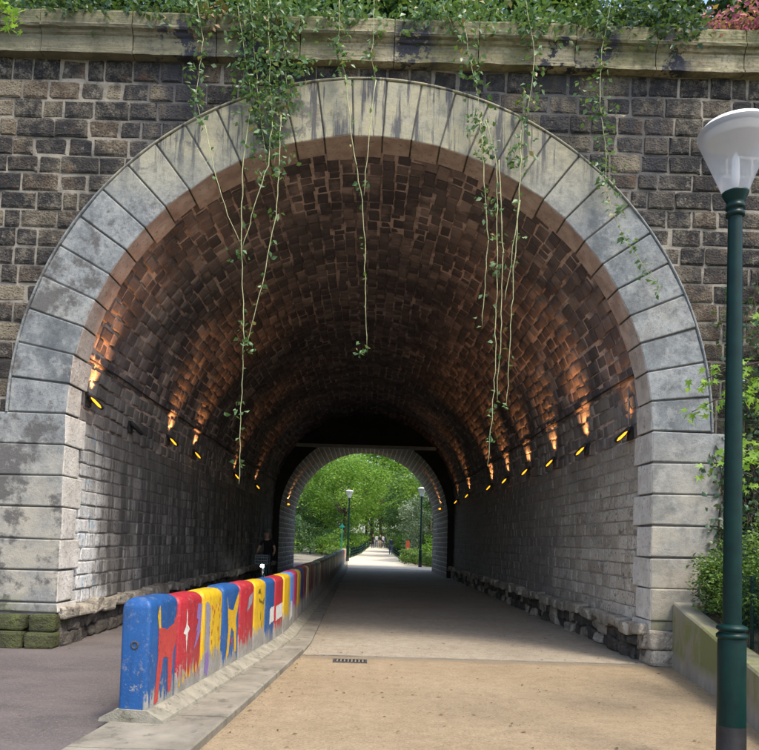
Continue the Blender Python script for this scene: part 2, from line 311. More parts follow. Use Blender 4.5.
M['leaf_silver'] = m_leaf('silver_leaf', [(0, (.07, .11, .06)), (.6, (.15, .2, .12)), (1, (.3, .34, .24))], .3, .5)
M['leaf_pale'] = m_leaf('pale_leaf', [(0, (.16, .28, .08)), (.6, (.3, .45, .18)), (1, (.5, .62, .35))], .5, .5)
M['flower'] = m_leaf('magenta_flower', [(0, (.25, .03, .1)), (.7, (.42, .06, .2)), (1, (.5, .2, .08))], .3, .6)
M['dry'] = m_leaf('dry_leaf', [(0, (.09, .05, .025)), (.6, (.2, .12, .06)), (1, (.32, .22, .12))], .1, .8)
M['stem'] = m_simple('green_stem', (.24, .25, .12), (.4, .4, .22), 20, .1, .7); M['wood'] = m_simple('bark', (.05, .038, .028), (.11, .088, .065), 8, .8, bd=.04)
M['cable'] = m_simple('cable_sheath', (.02, .018, .017), (.035, .03, .03), 20, 0); M['cable_grey'] = m_simple('grey_cable', (.2, .19, .18), (.3, .29, .28), 20, 0)

# ------------------------------------------------------------------ object helpers
def link(o, parent=None):
    COL.objects.link(o)
    if parent is not None: o.parent = parent
    return o
def tag(o, label=None, cat=None, group=None, kind=None):
    if label: o['label'] = label
    if cat: o['category'] = cat
    if group: o['group'] = group
    if kind: o['kind'] = kind
    return o
def empty(name, loc=(0, 0, 0), rz=0.):
    o = bpy.data.objects.new(name, None); o.location = loc; o.rotation_euler = (0, 0, rz); o.empty_display_size = .2
    return link(o)
def mesh(name, v, f, mats, smooth=False, mi=None, rnd=None):
    me = bpy.data.meshes.new(name)
    if isinstance(f, np.ndarray):
        k = f.shape[1]; v = np.asarray(v, np.float32)
        me.vertices.add(len(v)); me.vertices.foreach_set('co', v.ravel())
        me.loops.add(f.size); me.loops.foreach_set('vertex_index', f.astype(np.int32).ravel())
        me.polygons.add(len(f)); me.polygons.foreach_set('loop_start', np.arange(0, f.size, k, dtype=np.int32))
        try: me.polygons.foreach_set('loop_total', np.full(len(f), k, np.int32))
        except Exception: pass
        me.update(calc_edges=True)
    else:
        me.from_pydata([tuple(map(float, p)) for p in v], [], f)
    for m in (mats if isinstance(mats, (list, tuple)) else [mats]): me.materials.append(m)
    if mi is not None: me.polygons.foreach_set('material_index', np.asarray(mi, np.int32))
    if smooth: me.polygons.foreach_set('use_smooth', np.ones(len(me.polygons), bool))
    if rnd is not None:
        a = me.attributes.new('rnd', 'FLOAT', 'POINT'); a.data.foreach_set('value', np.asarray(rnd, np.float32))
    me.validate(); me.update()
    return me
def mobj(name, me, parent=None, loc=None, mat=None):
    o = bpy.data.objects.new(name, me); link(o, parent)
    if mat is not None: o.matrix_local = mat
    if loc is not None: o.location = loc
    return o
class MB:
    def __init__(s): s.v = []; s.f = []; s.mi = []; s.r = []
    def add(s, v, f, mi=0, r=.5):
        b = len(s.v); s.v += [tuple(p) for p in v]; s.f += [tuple(i+b for i in q) for q in f]; s.mi += [mi]*len(f); s.r += [r]*len(v)
        return s
    def box(s, c, d, mi=0, M_=None):
        c = np.array(c, float); h = np.array(d, float)/2
        v = [c+h*np.array(q) for q in ((-1, -1, -1), (1, -1, -1), (1, 1, -1), (-1, 1, -1), (-1, -1, 1), (1, -1, 1), (1, 1, 1), (-1, 1, 1))]
        if M_ is not None: v = [M_ @ Vector(p) for p in v]
        return s.add(v, [(0, 3, 2, 1), (4, 5, 6, 7), (0, 1, 5, 4), (1, 2, 6, 5), (2, 3, 7, 6), (3, 0, 4, 7)], mi)
    def tube(s, pts, rad, n=6, mi=0, cap=True):
        pts = [Vector(p) for p in pts]; rad = rad if hasattr(rad, '__len__') else [rad]*len(pts)
        v = []; f = []; up = Vector((.13, .21, .97))
        for i, p in enumerate(pts):
            t = (pts[min(i+1, len(pts)-1)]-pts[max(i-1, 0)]); t = t.normalized() if t.length > 1e-9 else Vector((0, 0, 1))
            a = t.cross(up if abs(t.dot(up)) < .95 else Vector((1, 0, 0))).normalized(); b = t.cross(a)
            for k in range(n):
                q = 2*math.pi*k/n; v.append(p+(a*math.cos(q)+b*math.sin(q))*rad[i])
        for i in range(len(pts)-1):
            for k in range(n): f.append((i*n+k, i*n+(k+1) % n, (i+1)*n+(k+1) % n, (i+1)*n+k))
        if cap: f.append(tuple(range(n))[::-1]); f.append(tuple((len(pts)-1)*n+k for k in range(n)))
        return s.add(v, f, mi)
    def lathe(s, prof, n=24, mi=0, c=(0, 0, 0)):
        v = []; f = []
        for (r_, z) in prof:
            for k in range(n): q = 2*math.pi*k/n; v.append((c[0]+r_*math.cos(q), c[1]+r_*math.sin(q), c[2]+z))
        for i in range(len(prof)-1):
            for k in range(n): f.append((i*n+k, i*n+(k+1) % n, (i+1)*n+(k+1) % n, (i+1)*n+k))
        return s.add(v, f, mi)
    def build(s, name, mats, parent=None, smooth=False, loc=None, rnd=False):
        return mobj(name, mesh(name, s.v, s.f, mats, smooth, s.mi, s.r if rnd else None), parent, loc)
def smooth_by_angle(o, a=40):
    me = o.data; me.polygons.foreach_set('use_smooth', np.ones(len(me.polygons), bool))
    bm = bmesh.new(); bm.from_mesh(me)
    for e in bm.edges:
        if len(e.link_faces) == 2 and e.calc_face_angle(0) > R(a): e.smooth = False
    bm.to_mesh(me); bm.free(); return o

# ---- masonry: unit stones (x length, z height, -y front) used as objects or merged into one field
def unit_stone(seed, relief=.35, bev=.1, edge=.05):
    r = np.random.default_rng(seed); us = np.array([-.5, -.5+bev, .5-bev, .5]); vs = np.array([-.5, -.5+bev*1.3, .5-bev*1.3, .5])
    V = []
    for j in range(4):
        for i in range(4):
            inner = 0 < i < 3 and 0 < j < 3
            V.append((us[i]+r.normal(0, edge*.4)*(1 if inner else .5), (0 if inner else .45)*relief+r.uniform(-.12, .2)*relief, vs[j]+r.normal(0, edge*.5)*(1 if inner else .5)))
    ring = [0, 1, 2, 3, 7, 11, 15, 14, 13, 12, 8, 4]
    F = [(j*4+i, j*4+i+1, (j+1)*4+i+1, (j+1)*4+i) for j in range(3) for i in range(3)]
    for k in ring: V.append((V[k][0], 1., V[k][2]))
    for a in range(12): b = (a+1) % 12; F.append((ring[b], ring[a], 16+a, 16+b))
    return np.array(V), F
UN = [unit_stone(100+i, .35, .1, .075) for i in range(10)]           # rough blocks
def stone_field(parent, items, name, mat_obj, mat_field, units=UN, limit=300, field_name=None):
    """items: list of (4x4 matrix, centre, size). The ones that show largest become objects, the rest one merged part."""
    sc = []
    for Mx, c, sz in items:
        d = np.linalg.norm(c-CAM); q = proj(c); inf = (-25 < q[0] < IW+25) and (-25 < q[1] < IH+25) and c[1] > 1
        sc.append(sz/d if inf else -1)
    order = np.argsort(-np.array(sc)); show = set(int(k) for k in order[:limit] if sc[k] > 0)
    mes = [mesh(name, V, F, mat_obj) for V, F in units]
    VV = []; FF = []; RR = []; b = 0
    for k, (Mx, c, sz) in enumerate(items):
        u = int(rng.integers(len(units)))
        if k in show:
            o = bpy.data.objects.new(name, mes[u]); link(o, parent); o.matrix_local = Matrix(Mx.tolist())
        else:
            V, F = units[u]; P = V @ Mx[:3, :3].T + Mx[:3, 3]
            VV.append(P); FF.append(np.array(F)+b); RR.append(np.full(len(V), rng.random())); b += len(V)
    if VV:
        o = mobj(field_name or name+'_field', mesh(name+'_field', np.concatenate(VV), np.concatenate(FF), mat_field, rnd=np.concatenate(RR)), parent)
        tag(o, kind='stuff')
def mat4(ex, ey, ez, t, s):
    m = np.eye(4); m[:3, 0] = np.array(ex)*s[0]; m[:3, 1] = np.array(ey)*s[1]; m[:3, 2] = np.array(ez)*s[2]; m[:3, 3] = t
    return m

# ------------------------------------------------------------------ dimensions
D = 9.93; RI = 4.0; RO = 4.80; ZS = 3.18; YV0 = 10.38; YL = 32.8; YE = 40.0; RB = 4.07; RN = 3.78; ZN = 2.6
CZ0, CZ1 = 8.24, 8.84
def gz(y): return float(np.interp(y, [-300, 40, 43, 73, 95, 130, 300], [0, 0, .08, .28, .75, 1.5, 4]))
def kx(y): return float(np.interp(y, [-20, 3, 5.4, 7.1, 10.6, 19, 47, 60], [-2.2, -1.24, -1.03, -.89, -.63, -.72, -.85, -.95]))       # kerb, path side
def bxr(y): return float(np.interp(y, [4, 5.86, 7.13, 9.2, 11.35, 16, 22, 53], [-1.66, -1.56, -1.42, -1.2, -1.05, -1.04, -1.02, -1.2]))   # barrier, path side

# ------------------------------------------------------------------ setting: ground, paths
ys = [-300, -60, 0, 20, 40, 43, 55, 73, 84, 95, 112, 130, 300]
mb = MB()
v = [(x, y, gz(y)-.04) for y in ys for x in (-300, -20, 0, 20, 300)]
f = [(j*5+i, j*5+i+1, j*5+i+6, j*5+i+5) for j in range(len(ys)-1) for i in range(4)]
tag(mobj('ground', mesh('ground', v, f, M['grass'])), kind='structure')
def strip(name, yl, left, right, mat, dz=0., nx=1):
    v = []; f = []
    for y in yl:
        l, r_ = left(y), right(y)
        for i in range(nx+1): v.append((l+(r_-l)*i/nx, y, gz(y)+dz))
    for j in range(len(yl)-1):
        for i in range(nx): a = j*(nx+1)+i; f.append((a, a+1, a+nx+2, a+nx+1))
    return tag(mobj(name, mesh(name, v, f, mat)), kind='structure')
yl = list(np.linspace(-20, 9.9, 24))
strip('sand_path', yl, lambda y: kx(y)-.02, lambda y: 9., M['sand'])
strip('tunnel_floor', list(np.linspace(9.93, 41, 24)), lambda y: kx(y)-.02, lambda y: 4.4, M['tfloor'])
strip('far_path', list(np.linspace(41, 150, 40)), lambda y: float(np.interp(y, [41, 55, 73, 95, 150], [-.86, -1.2, -.3, .55, 1.2])), lambda y: float(np.interp(y, [41, 44, 50, 55, 95, 150], [4.4, 4.2, 3.3, 2.9, 2.9, 3.4])), M['sand_painted_sunlit'], .006)
strip('asphalt_lane', list(np.linspace(-20, 46, 40)), lambda y: -18. if y < 9.4 else -4.6, lambda y: kx(y)-.2, M['asphalt'])
strip('far_lane', list(np.linspace(46, 130, 40)), lambda y: float(np.interp(y, [46, 60, 75, 95, 130], [-4.4, -6., -8., -12., -22])), lambda y: float(np.interp(y, [46, 58, 65, 75, 95, 130], [-1.05, -2.2, -3.6, -5.0, -8.6, -18])), M['kerb'], .003)
mb = MB(); mb.box((2.0, 9.915, .0), (4.9, .05, .02)); tag(mb.build('threshold_strip', M['kerb']), kind='structure')

# kerb stones along the path
kb = empty('kerb', (0, 0, 0)); kb['kind'] = 'structure'
y = 2.2
while y < 46:
    L = .98; y1 = y+L
    inn = 0 if y > 10.2 else 0
    a0, a1 = (kx(y), kx(y1)); wv = .46 if y < 9.9 else .36
    h = .07 if y < 9.9 else .045
    vs_ = []
    for (yy, xr) in ((y+.006, a0), (y1-.006, a1)):
        xl = bxr(yy)-.30
        vs_ += [(xl, yy, -.03), (xr, yy, -.03), (xr, yy, h-.012), (xr-.015, yy, h), (xl, yy, h)]
    fs_ = [(0, 4, 3, 2, 1), (5, 6, 7, 8, 9)]+[(i, (i+1) % 5, 5+(i+1) % 5, 5+i) for i in range(5)]
    mobj('kerb_stone', mesh('kerb_stone', vs_, [q[::-1] for q in fs_], M['kerb']), kb)
    y = y1

# drain grate
gr = empty('drain_grate', (-.02, 9.5, 0)); tag(gr, 'small rectangular iron drain grate set in the sand path before the tunnel', 'grate')
mb = MB()
mb.box((0, -.11, .006), (.44, .03, .012)); mb.box((0, .11, .006), (.44, .03, .012)); mb.box((-.205, 0, .006), (.03, .19, .012)); mb.box((.205, 0, .006), (.03, .19, .012))
mb.build('frame', M['iron'], gr)
mb = MB(); mb.box((0, 0, .001), (.38, .19, .004)); mb.build('pit', M['black'], gr)  # flat black sheet standing in for the shaded hole below the bars
for i in range(8): mb = MB(); mb.box((-.165+i*.047, 0, .006), (.018, .19, .01)); mb.build('bar', M['kerb'], gr)

# ------------------------------------------------------------------ portal facade
fa = empty('tunnel_portal', (0, D, 0))
tag(fa, 'dark rubble stone wall with a big pale cut-stone arch ring and mossy cornice', 'wall')
def T(x, y, z): return np.array([x, y-D, z])      # to facade space (its empty stands at y = D)
# mortar backing with the arch cut out
FX = 13.
na = 48; v = []; f = []
ins = [(RI+.2)*np.array([math.cos(math.pi*k/na), math.sin(math.pi*k/na)])+[0, ZS] for k in range(na+1)]
ins = [np.array([RI+.2, -.05])]+ins+[np.array([-RI-.2, -.05])]
outp = []
for k, p in enumerate(ins):
    if k == 0: q = (FX, -.05)
    elif k == len(ins)-1: q = (-FX, -.05)
    else:
        a = math.pi*(k-1)/na; c_, s_ = math.cos(a), math.sin(a)
        t_ = min(FX/abs(c_) if abs(c_) > 1e-6 else 1e9, (8.3-ZS)/s_ if s_ > 1e-6 else 1e9); q = (c_*t_, ZS+s_*t_)
    outp.append(q)
for p, q in zip(ins, outp): v += [(p[0], .099, p[1]), (q[0], .099, q[1])]
for k in range(len(ins)-1): f.append((2*k, 2*k+1, 2*k+3, 2*k+2))
v += [(FX, .099, 8.3), (-FX, .099, 8.3)]
mobj('mortar', mesh('mortar', v, [q[::-1] for q in f], M['fmortar']), fa)
items = []; z = .02; row = 0
while z < CZ0-.02:
    h = .262*rng.uniform(.93, 1.07)
    if z+h > CZ0-.14: h = CZ0-z
    x = -FX+rng.uniform(0, .4)
    while x < FX:
        L = rng.choice([.24, .3, .36, .42, .5], p=[.14, .24, .27, .22, .13])*rng.uniform(.93, 1.07)
        cs = [(x, z), (x+L, z), (x, z+h), (x+L, z+h)]
        def rad(p): return math.hypot(p[0], p[1]-ZS) if p[1] > ZS else abs(p[0])
        rr = [rad(p) for p in cs]
        lim = RO-.04 if z+h/2 > ZS else 4.9
        if max(rr) > lim and min(rr) > RI+.12:
            g_ = rng.uniform(.02, .042)
            c = np.array([x+L/2, D, z+h/2])
            pr = rng.uniform(-.006, .022)
            a = rng.normal(0, .01); ex = np.array([math.cos(a), 0, math.sin(a)]); ez = np.array([-math.sin(a), 0, math.cos(a)])
            items.append((mat4(ex, (0, 1, 0), ez, (c[0], .085-pr, c[2]), (L-g_, .09, h-g_*rng.uniform(.8, 1.2))), c, math.sqrt(L*h)))
        x += L
    z += h; row += 1
stone_field(fa, items, 'stone', M['stone'], M['stone_f'])
# voussoirs: 31 wedges
NV = 31; dA = math.pi/NV
def wedge(seed, y1):
    r = np.random.default_rng(seed); a = dA/2-.0022; bm = bmesh.new()
    vs_ = []
    for yy in (0., y1):
        for (rr, aa) in ((RI, -a), (RO, -a), (RO, a), (RI, a)):
            rr += r.normal(0, .006); vs_.append(bm.verts.new((rr*math.cos(aa), yy+r.normal(0, .006), rr*math.sin(aa))))
    for q in ((0, 1, 2, 3), (7, 6, 5, 4), (1, 0, 4, 5), (2, 1, 5, 6), (3, 2, 6, 7), (0, 3, 7, 4)): bm.faces.new([vs_[i] for i in q])
    bmesh.ops.recalc_face_normals(bm, faces=bm.faces)
    bmesh.ops.bevel(bm, geom=list(bm.edges), offset=.015, segments=2, affect='EDGES', profile=.5)
    me = bpy.data.meshes.new('voussoir'); bm.to_mesh(me); bm.free()
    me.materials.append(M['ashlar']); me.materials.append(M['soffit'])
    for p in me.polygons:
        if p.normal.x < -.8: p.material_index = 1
    return me
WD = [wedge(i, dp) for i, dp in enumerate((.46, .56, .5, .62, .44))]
for k in range(NV):
    th = dA*(k+.5)
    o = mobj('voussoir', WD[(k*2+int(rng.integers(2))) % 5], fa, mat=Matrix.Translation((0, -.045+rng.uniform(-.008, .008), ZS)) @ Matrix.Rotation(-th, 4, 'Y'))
# joint mortar behind the ring and the jambs
v = []; f = []
for k in range(97):
    a = math.pi*k/96; c_, s_ = math.cos(a), math.sin(a)
    v += [((RO-.003)*c_, -.022, ZS+(RO-.003)*s_), ((RI+.022)*c_, -.022, ZS+(RI+.022)*s_), ((RI+.022)*c_, .42, ZS+(RI+.022)*s_)]
for k in range(96):
    for i in range(2): a = k*3+i; f.append((a, a+3, a+4, a+1))
mobj('ring_joint_mortar', mesh('ring_joint_mortar', v, f, M['jmortar']), fa)
for sgn in (-1, 1):
    mb = MB(); mb.box((sgn*(RI+.025+.45), .22, ZS/2+.2), (.9, .48, ZS-.45)); mb.build('jamb_joint_mortar', M['jmortar'], fa)
# raised bead round the ring
v = []; f = []; prof = [(RO+.004, .1), (RO+.004, -.05), (RO+.014, -.062), (RO+.03, -.058), (RO+.036, .1)]
for k in range(97):
    a = math.pi*k/96
    for (rr, yy) in prof: v.append((rr*math.cos(a), yy, ZS+rr*math.sin(a)))
for k in range(96):
    for i in range(len(prof)-1): a = k*len(prof)+i; f.append((a, a+1, a+len(prof)+1, a+len(prof)))
mobj('arch_bead', mesh('arch_bead', v, f, M['ashlar'], smooth=True), fa)
# jamb blocks
def block(seed, dx, dy, dz, mats, bev=.018, soff=None, jit=.006):
    r = np.random.default_rng(seed); bm = bmesh.new()
    vs_ = [bm.verts.new((sx*dx/2+r.normal(0, jit), sy*dy/2+r.normal(0, jit), sz*dz/2+r.normal(0, jit))) for sz in (-1, 1) for (sx, sy) in ((-1, -1), (1, -1), (1, 1), (-1, 1))]
    for q in ((0, 3, 2, 1), (4, 5, 6, 7), (0, 1, 5, 4), (1, 2, 6, 5), (2, 3, 7, 6), (3, 0, 4, 7)): bm.faces.new([vs_[i] for i in q])
    bmesh.ops.bevel(bm, geom=list(bm.edges), offset=bev, segments=2, affect='EDGES', profile=.5)
    me = bpy.data.meshes.new('block'); bm.to_mesh(me); bm.free()
    for m in mats: me.materials.append(m)
    if soff:
        for p in me.polygons:
            if p.normal.x*soff > .8: p.material_index = 1
    return me
for sgn in (-1, 1):
    zz = ZS; k = 0
    while zz > .5:
        h = .43 if zz-.43 > .6 else zz-.46
        wd = .95+(.0 if k % 2 else .04); dp = .52+.16*((k+1) % 2)
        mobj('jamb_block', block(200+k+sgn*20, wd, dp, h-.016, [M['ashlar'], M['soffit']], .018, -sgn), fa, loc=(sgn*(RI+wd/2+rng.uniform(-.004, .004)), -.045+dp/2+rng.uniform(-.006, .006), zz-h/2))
        zz -= h; k += 1
# base course under the jambs: rough, mossy on the left
for sgn in (-1, 1):
    for r_ in range(2):
        x = RI-.02
        while x < FX-2:
            L = rng.uniform(.34, .55)
            hh = .24
            mobj('base_stone', block(int(rng.integers(1e6)), L-.02, .5, hh-.015, [M['mossy'] if sgn < 0 else M['plinth']], .04, jit=.016), fa, loc=(sgn*(x+L/2), .13-.06*(1-r_)+rng.uniform(-.02, .02), .1+r_*.235))
            x += L
# cornice blocks
cp = [(.14, 8.24), (-.06, 8.24), (-.06, 8.28), (-.035, 8.30), (-.035, 8.50), (-.06, 8.52), (-.075, 8.555), (-.115, 8.575), (-.13, 8.61), (-.10, 8.64), (-.10, 8.80), (-.075, 8.84), (.5, 8.86)]
x = -FX
while x < FX:
    L = rng.uniform(1.05, 1.35); v = []; f = []; dz = rng.normal(0, .004); dy = rng.normal(0, .006); n_ = len(cp); NX = 9
    for i in range(NX):
        t_ = i/(NX-1)
        for (yy, zz) in cp: v.append((x+.006+(L-.012)*t_, yy+dy+rng.normal(0, .0035), zz+dz+rng.normal(0, .003)))
    for i in range(NX-1):
        for j in range(n_-1): a = i*n_+j; f.append((a, a+n_, a+n_+1, a+1))
    f += [tuple(range(n_)), tuple((NX-1)*n_+j for j in range(n_))[::-1]]
    mobj('cornice_block', mesh('cornice_block', v, [q[::-1] for q in f], M['cornice']), fa); x += L
# earth over the tunnel
v = []; f = []
for y in (10.35, 12, 18, 30, 40.2, 47):
    for x in (-60, -22, -13, 0, 13, 22, 60): v.append((x, y, (8.83 if y < 41 else 5) + (.35 if 11 < y < 41 else 0)))
for j in range(5):
    for i in range(6): a = j*7+i; f.append((a, a+1, a+8, a+7))
# front banks left and right of the wall
tag(mobj('embankment', mesh('embankment', v[:35], f[:24], M['soil'])), kind='structure')

# ------------------------------------------------------------------ tunnel barrel
def arch_shell(R_, zs, y0, y1, z0, ny=12, na=56, full=True):
    sec = [(R_, z0), (R_, zs*.5)]+[(R_*math.cos(math.pi*k/na), zs+R_*math.sin(math.pi*k/na)) for k in range(na+1)]+[(-R_, zs*.5), (-R_, z0)]
    v = [(p[0], y0+(y1-y0)*j/ny, p[1]) for j in range(ny+1) for p in sec]; m_ = len(sec)
    f = [(j*m_+i, j*m_+i+1, (j+1)*m_+i+1, (j+1)*m_+i) for j in range(ny) for i in range(m_-1)]
    return v, f, m_
def fr_mat(th, Rr, y, L, w_, dep, tw=0.):
    er = np.array([math.cos(th), 0, math.sin(th)]); et = np.array([math.sin(th), 0, -math.cos(th)]); ey = np.array([0, 1., 0])
    return mat4(ey, er, et, None if False else (0, 0, 0), (L, dep, w_)), er
va = empty('tunnel_vault', (0, 0, 0)); tag(va, 'sooty reddish brick barrel vault of the tunnel', 'vault')
nC = 60
v, f, m_ = arch_shell(RB+.02, ZS, YV0-.2, YL+.1, ZS-.02)
mobj('mortar', mesh('mortar', v, f, M['vm'], smooth=True), va)
items = []; wC = math.pi*RB/nC
for k in range(nC):
    th = math.pi*(k+.5)/nC; y = YV0-rng.uniform(0, .25)
    while y < YL:
        L = .30*rng.uniform(.6, 1.4); m, er = fr_mat(th+rng.normal(0, .0035), RB, y, L-rng.uniform(.014, .045), wC-rng.uniform(.014, .05), .06)
        c = np.array([0, y+L/2, ZS])+er*(RB+rng.uniform(-.02, .016)); m[:3, 3] = c
        m[:3, :3] = np.array(Matrix.Rotation(rng.normal(0, .03), 3, Vector(er)))@np.array(Matrix.Rotation(rng.normal(0, .025), 3, 'Y'))@m[:3, :3]
        # foreshortened size: cylinder seen along its axis
        items.append((m, c, .25*(1 if c[1] < 16 else .6))); y += L
stone_field(va, items, 'brick', M['vb'], M['vb_f'])
for sgn, t_ in ((1, 'R'), (-1, 'L')):
    wl = empty('tunnel_side_wall', (sgn*RB, 0, 0))
    tag(wl, 'pale grey block side wall inside the tunnel beside the sand path' if sgn > 0 else 'dark streaked block side wall inside the tunnel beside the asphalt lane, white paint near its mouth', 'wall')
    v = [(sgn*.018, y, z) for y in (YV0-.2, YL+.1) for z in (-.05, ZS)]; mobj('mortar', mesh('mortar', v, [(0, 1, 3, 2)], M['wm'+t_]), wl)
    items = []; z = .52
    while z < ZS-.02:
        h = .205*rng.uniform(.95, 1.05); h = ZS-z if z+h > ZS-.1 else h; y = YV0-rng.uniform(0, .3)
        while y < YL:
            L = rng.uniform(.26, .46); th = 0 if sgn > 0 else math.pi
            m, er = fr_mat(th, RB, y, L-rng.uniform(.012, .026), h-rng.uniform(.014, .03), .04)
            c = np.array([sgn*rng.uniform(-.008, .012), y+L/2, z+h/2]); m[:3, 3] = c
            items.append((m, c+[sgn*RB, 0, 0], .3)); y += L
        z += h
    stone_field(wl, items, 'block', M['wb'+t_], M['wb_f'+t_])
    # plinth: rough ledge stones over an eroded dark base
    y = YV0-.42
    lab = 0
    while y < YL:
        L = rng.uniform(.3, .62)
        mobj('ledge_stone', block(int(rng.integers(1e6)), .26, L-.02, .17, [M['plinth']], .035, jit=.022), wl, loc=(sgn*(-.06+rng.uniform(-.03, .03)), y+L/2, .455+rng.uniform(-.02, .02)))
        y += L
    for r_ in range(2):
        y = YV0-.42
        while y < YL:
            L = rng.uniform(.28, .5)
            mobj('footing_stone', block(int(rng.integers(1e6)), .24, L-.03, .2, [M['plinth_low'] if (sgn < 0 or rng.random() < .6) else M['plinth']], .04, jit=.028), wl, loc=(sgn*(.03+rng.uniform(-.05, .05)), y+L/2, .09+r_*.19))
            y += L

# ---- narrow end arch
ea = empty('tunnel_end_arch', (0, YL, 0)); tag(ea, 'narrower brick arch with pale joints at the far mouth of the tunnel', 'arch')
v, f, m_ = arch_shell(RN+.04, ZN, 0, YE-YL, -.05)
mobj('mortar', mesh('mortar', v, f, M['far_m'], smooth=True), ea)
items = []
nE = 52; wE = math.pi*RN/nE
for k in range(nE):
    th = math.pi*(k+.5)/nE; y = 0
    while y < YE-YL:
        L = rng.uniform(.34, .46); L = min(L, YE-YL-y+.02)
        m, er = fr_mat(th, RN, y, L-.05, wE-.05, .06); c = np.array([0, y+L/2, ZN])+er*(RN+rng.uniform(-.01, .01)); m[:3, 3] = c; items.append((m, c+[0, YL, 0], .25)); y += L
for sgn in (-1, 1):
    z = 0
    while z < ZN-.02:
        h = min(.23, ZN-z); y = 0
        while y < YE-YL:
            L = rng.uniform(.36, .5); L = min(L, YE-YL-y+.02)
            m, er = fr_mat(0 if sgn > 0 else math.pi, RN, y, L-.05, h-.05, .06); c = np.array([sgn*(RN+rng.uniform(-.01, .01)), y+L/2, z+h/2]); m[:3, 3] = c; items.append((m, c+[0, YL, 0], .25)); y += L
        z += h
stone_field(ea, items, 'brick', M['far_b'], M['far_b'])
# front face between narrow arch and barrel; end face outside
v = []; f = []
sec_i = [(RN+.01, -.05)]+[((RN+.01)*math.cos(math.pi*k/40), ZN+(RN+.01)*math.sin(math.pi*k/40)) for k in range(41)]+[(-RN-.01, -.05)]
sec_o = [(RB+.3, -.05)]+[((RB+.3)*math.cos(math.pi*k/40), ZS+(RB+.3)*math.sin(math.pi*k/40)) for k in range(41)]+[(-RB-.3, -.05)]
for p, q in zip(sec_i, sec_o): v += [(p[0], -.01, p[1]), (q[0], -.01, q[1])]
for k in range(len(sec_i)-1): f.append((2*k, 2*k+2, 2*k+3, 2*k+1))
mobj('face_wall', mesh('face_wall', v, f, M['dark_wall']), ea)
v2 = [(p[0], YE-YL, p[2]) if i % 2 == 0 else (p[0]*1.9, YE-YL, p[2]*1.25) for i, p in enumerate(v)]
mobj('outer_wall', mesh('outer_wall', v2, f, M['far_m']), ea)
bh = math.sqrt(RB**2-(5.83-ZS)**2)
be = empty('cross_beam', (0, YL-.28, 5.72)); tag(be, 'pale straight beam across the vault above the far arch with sooty boarding over it', 'beam')
mb = MB(); mb.box((0, 0, .05), (2*bh+.1, .24, .14)); mb.build('beam', M['beam'], be)
seg = [(bh+.02, .12)]+[(RB*1.005*math.cos(a), ZS-5.72+RB*1.005*math.sin(a)) for a in np.linspace(math.asin((5.84-ZS)/RB), math.pi-math.asin((5.84-ZS)/RB), 20)]
mobj('board', mesh('board', [(p[0], .1, p[1]) for p in seg], [tuple(range(len(seg)))], M['dark_wall']), be)

# cables along the vault
for sgn in (-1, 1):
    th = R(13); rr = RB-.02
    pts = [(sgn*(rr*math.cos(th)), y, ZS+rr*math.sin(th)+.012*math.sin(y*1.7)) for y in np.linspace(YV0+.1, YL, 40)]
    mb = MB(); mb.tube(pts, .014, 5)
    tag(mb.build('wall_cable', M['cable']), 'thin dark cable running along the vault over the '+('sand path' if sgn > 0 else 'asphalt lane'), 'cable')

# ------------------------------------------------------------------ uplights on the walls
def uplight(sgn, y, z, lit, label, power, cable=False, head=True):
    t = empty('wall_uplight', (sgn*(RB-.01), y, z)); tag(t, label, 'wall lamp', 'uplights along the tunnel walls')
    i_ = -sgn
    mb = MB(); mb.box((i_*.02, 0, -.02), (.035, .16, .2)); mb.build('back_plate', M['lamp_body'], t)
    mb = MB(); mb.tube([(i_*.03, 0, -.02), (i_*.1, .02, -.05)], .02, 6); mb.build('bracket', M['lamp_body'], t)
    a = Vector((i_*.07, -.12, .04)); b = Vector((i_*.17, .16, -.11)); ax = (b-a).normalized()
    mb = MB(); mb.tube([a-ax*.02, a, (a+b)/2, b, b+ax*.02], [.015, .035, .042, .035, .015], 10); hs = mb.build('housing', M['lamp_body'], t, True)
    off = Vector((i_*.016, -.03, -.024))
    mb = MB(); mb.tube([a.lerp(b, .14)+off, a.lerp(b, .3)+off, a.lerp(b, .72)+off, a.lerp(b, .88)+off], [.005, .017, .019, .006], 8); mb.build('lens', M['lens'] if lit else M['black'], t, True)
    if cable:
        mb = MB(); mb.tube([(-i_*.0+i_*.03, .1, .95), (i_*.05, -.02, .5), (i_*.05, -.05, .15), (i_*.09, -.03, -.12), (i_*.1, .05, -.1)], .011, 5); mb.build('cable', M['cable_grey'], t, True)
    if lit:
        l = bpy.data.lights.new('uplight_beam', 'SPOT'); l.energy = power*.5; l.color = (1, .43, .15); l.spot_size = R(80); l.spot_blend = 1.; l.shadow_soft_size = .03
        o = bpy.data.objects.new('uplight_beam', l); link(o, t); o.location = (i_*.13, .03, .05)
        d = Vector((i_*.04, .02, 1)).normalized(); o.rotation_euler = (-d).to_track_quat('Z', 'Y').to_euler()
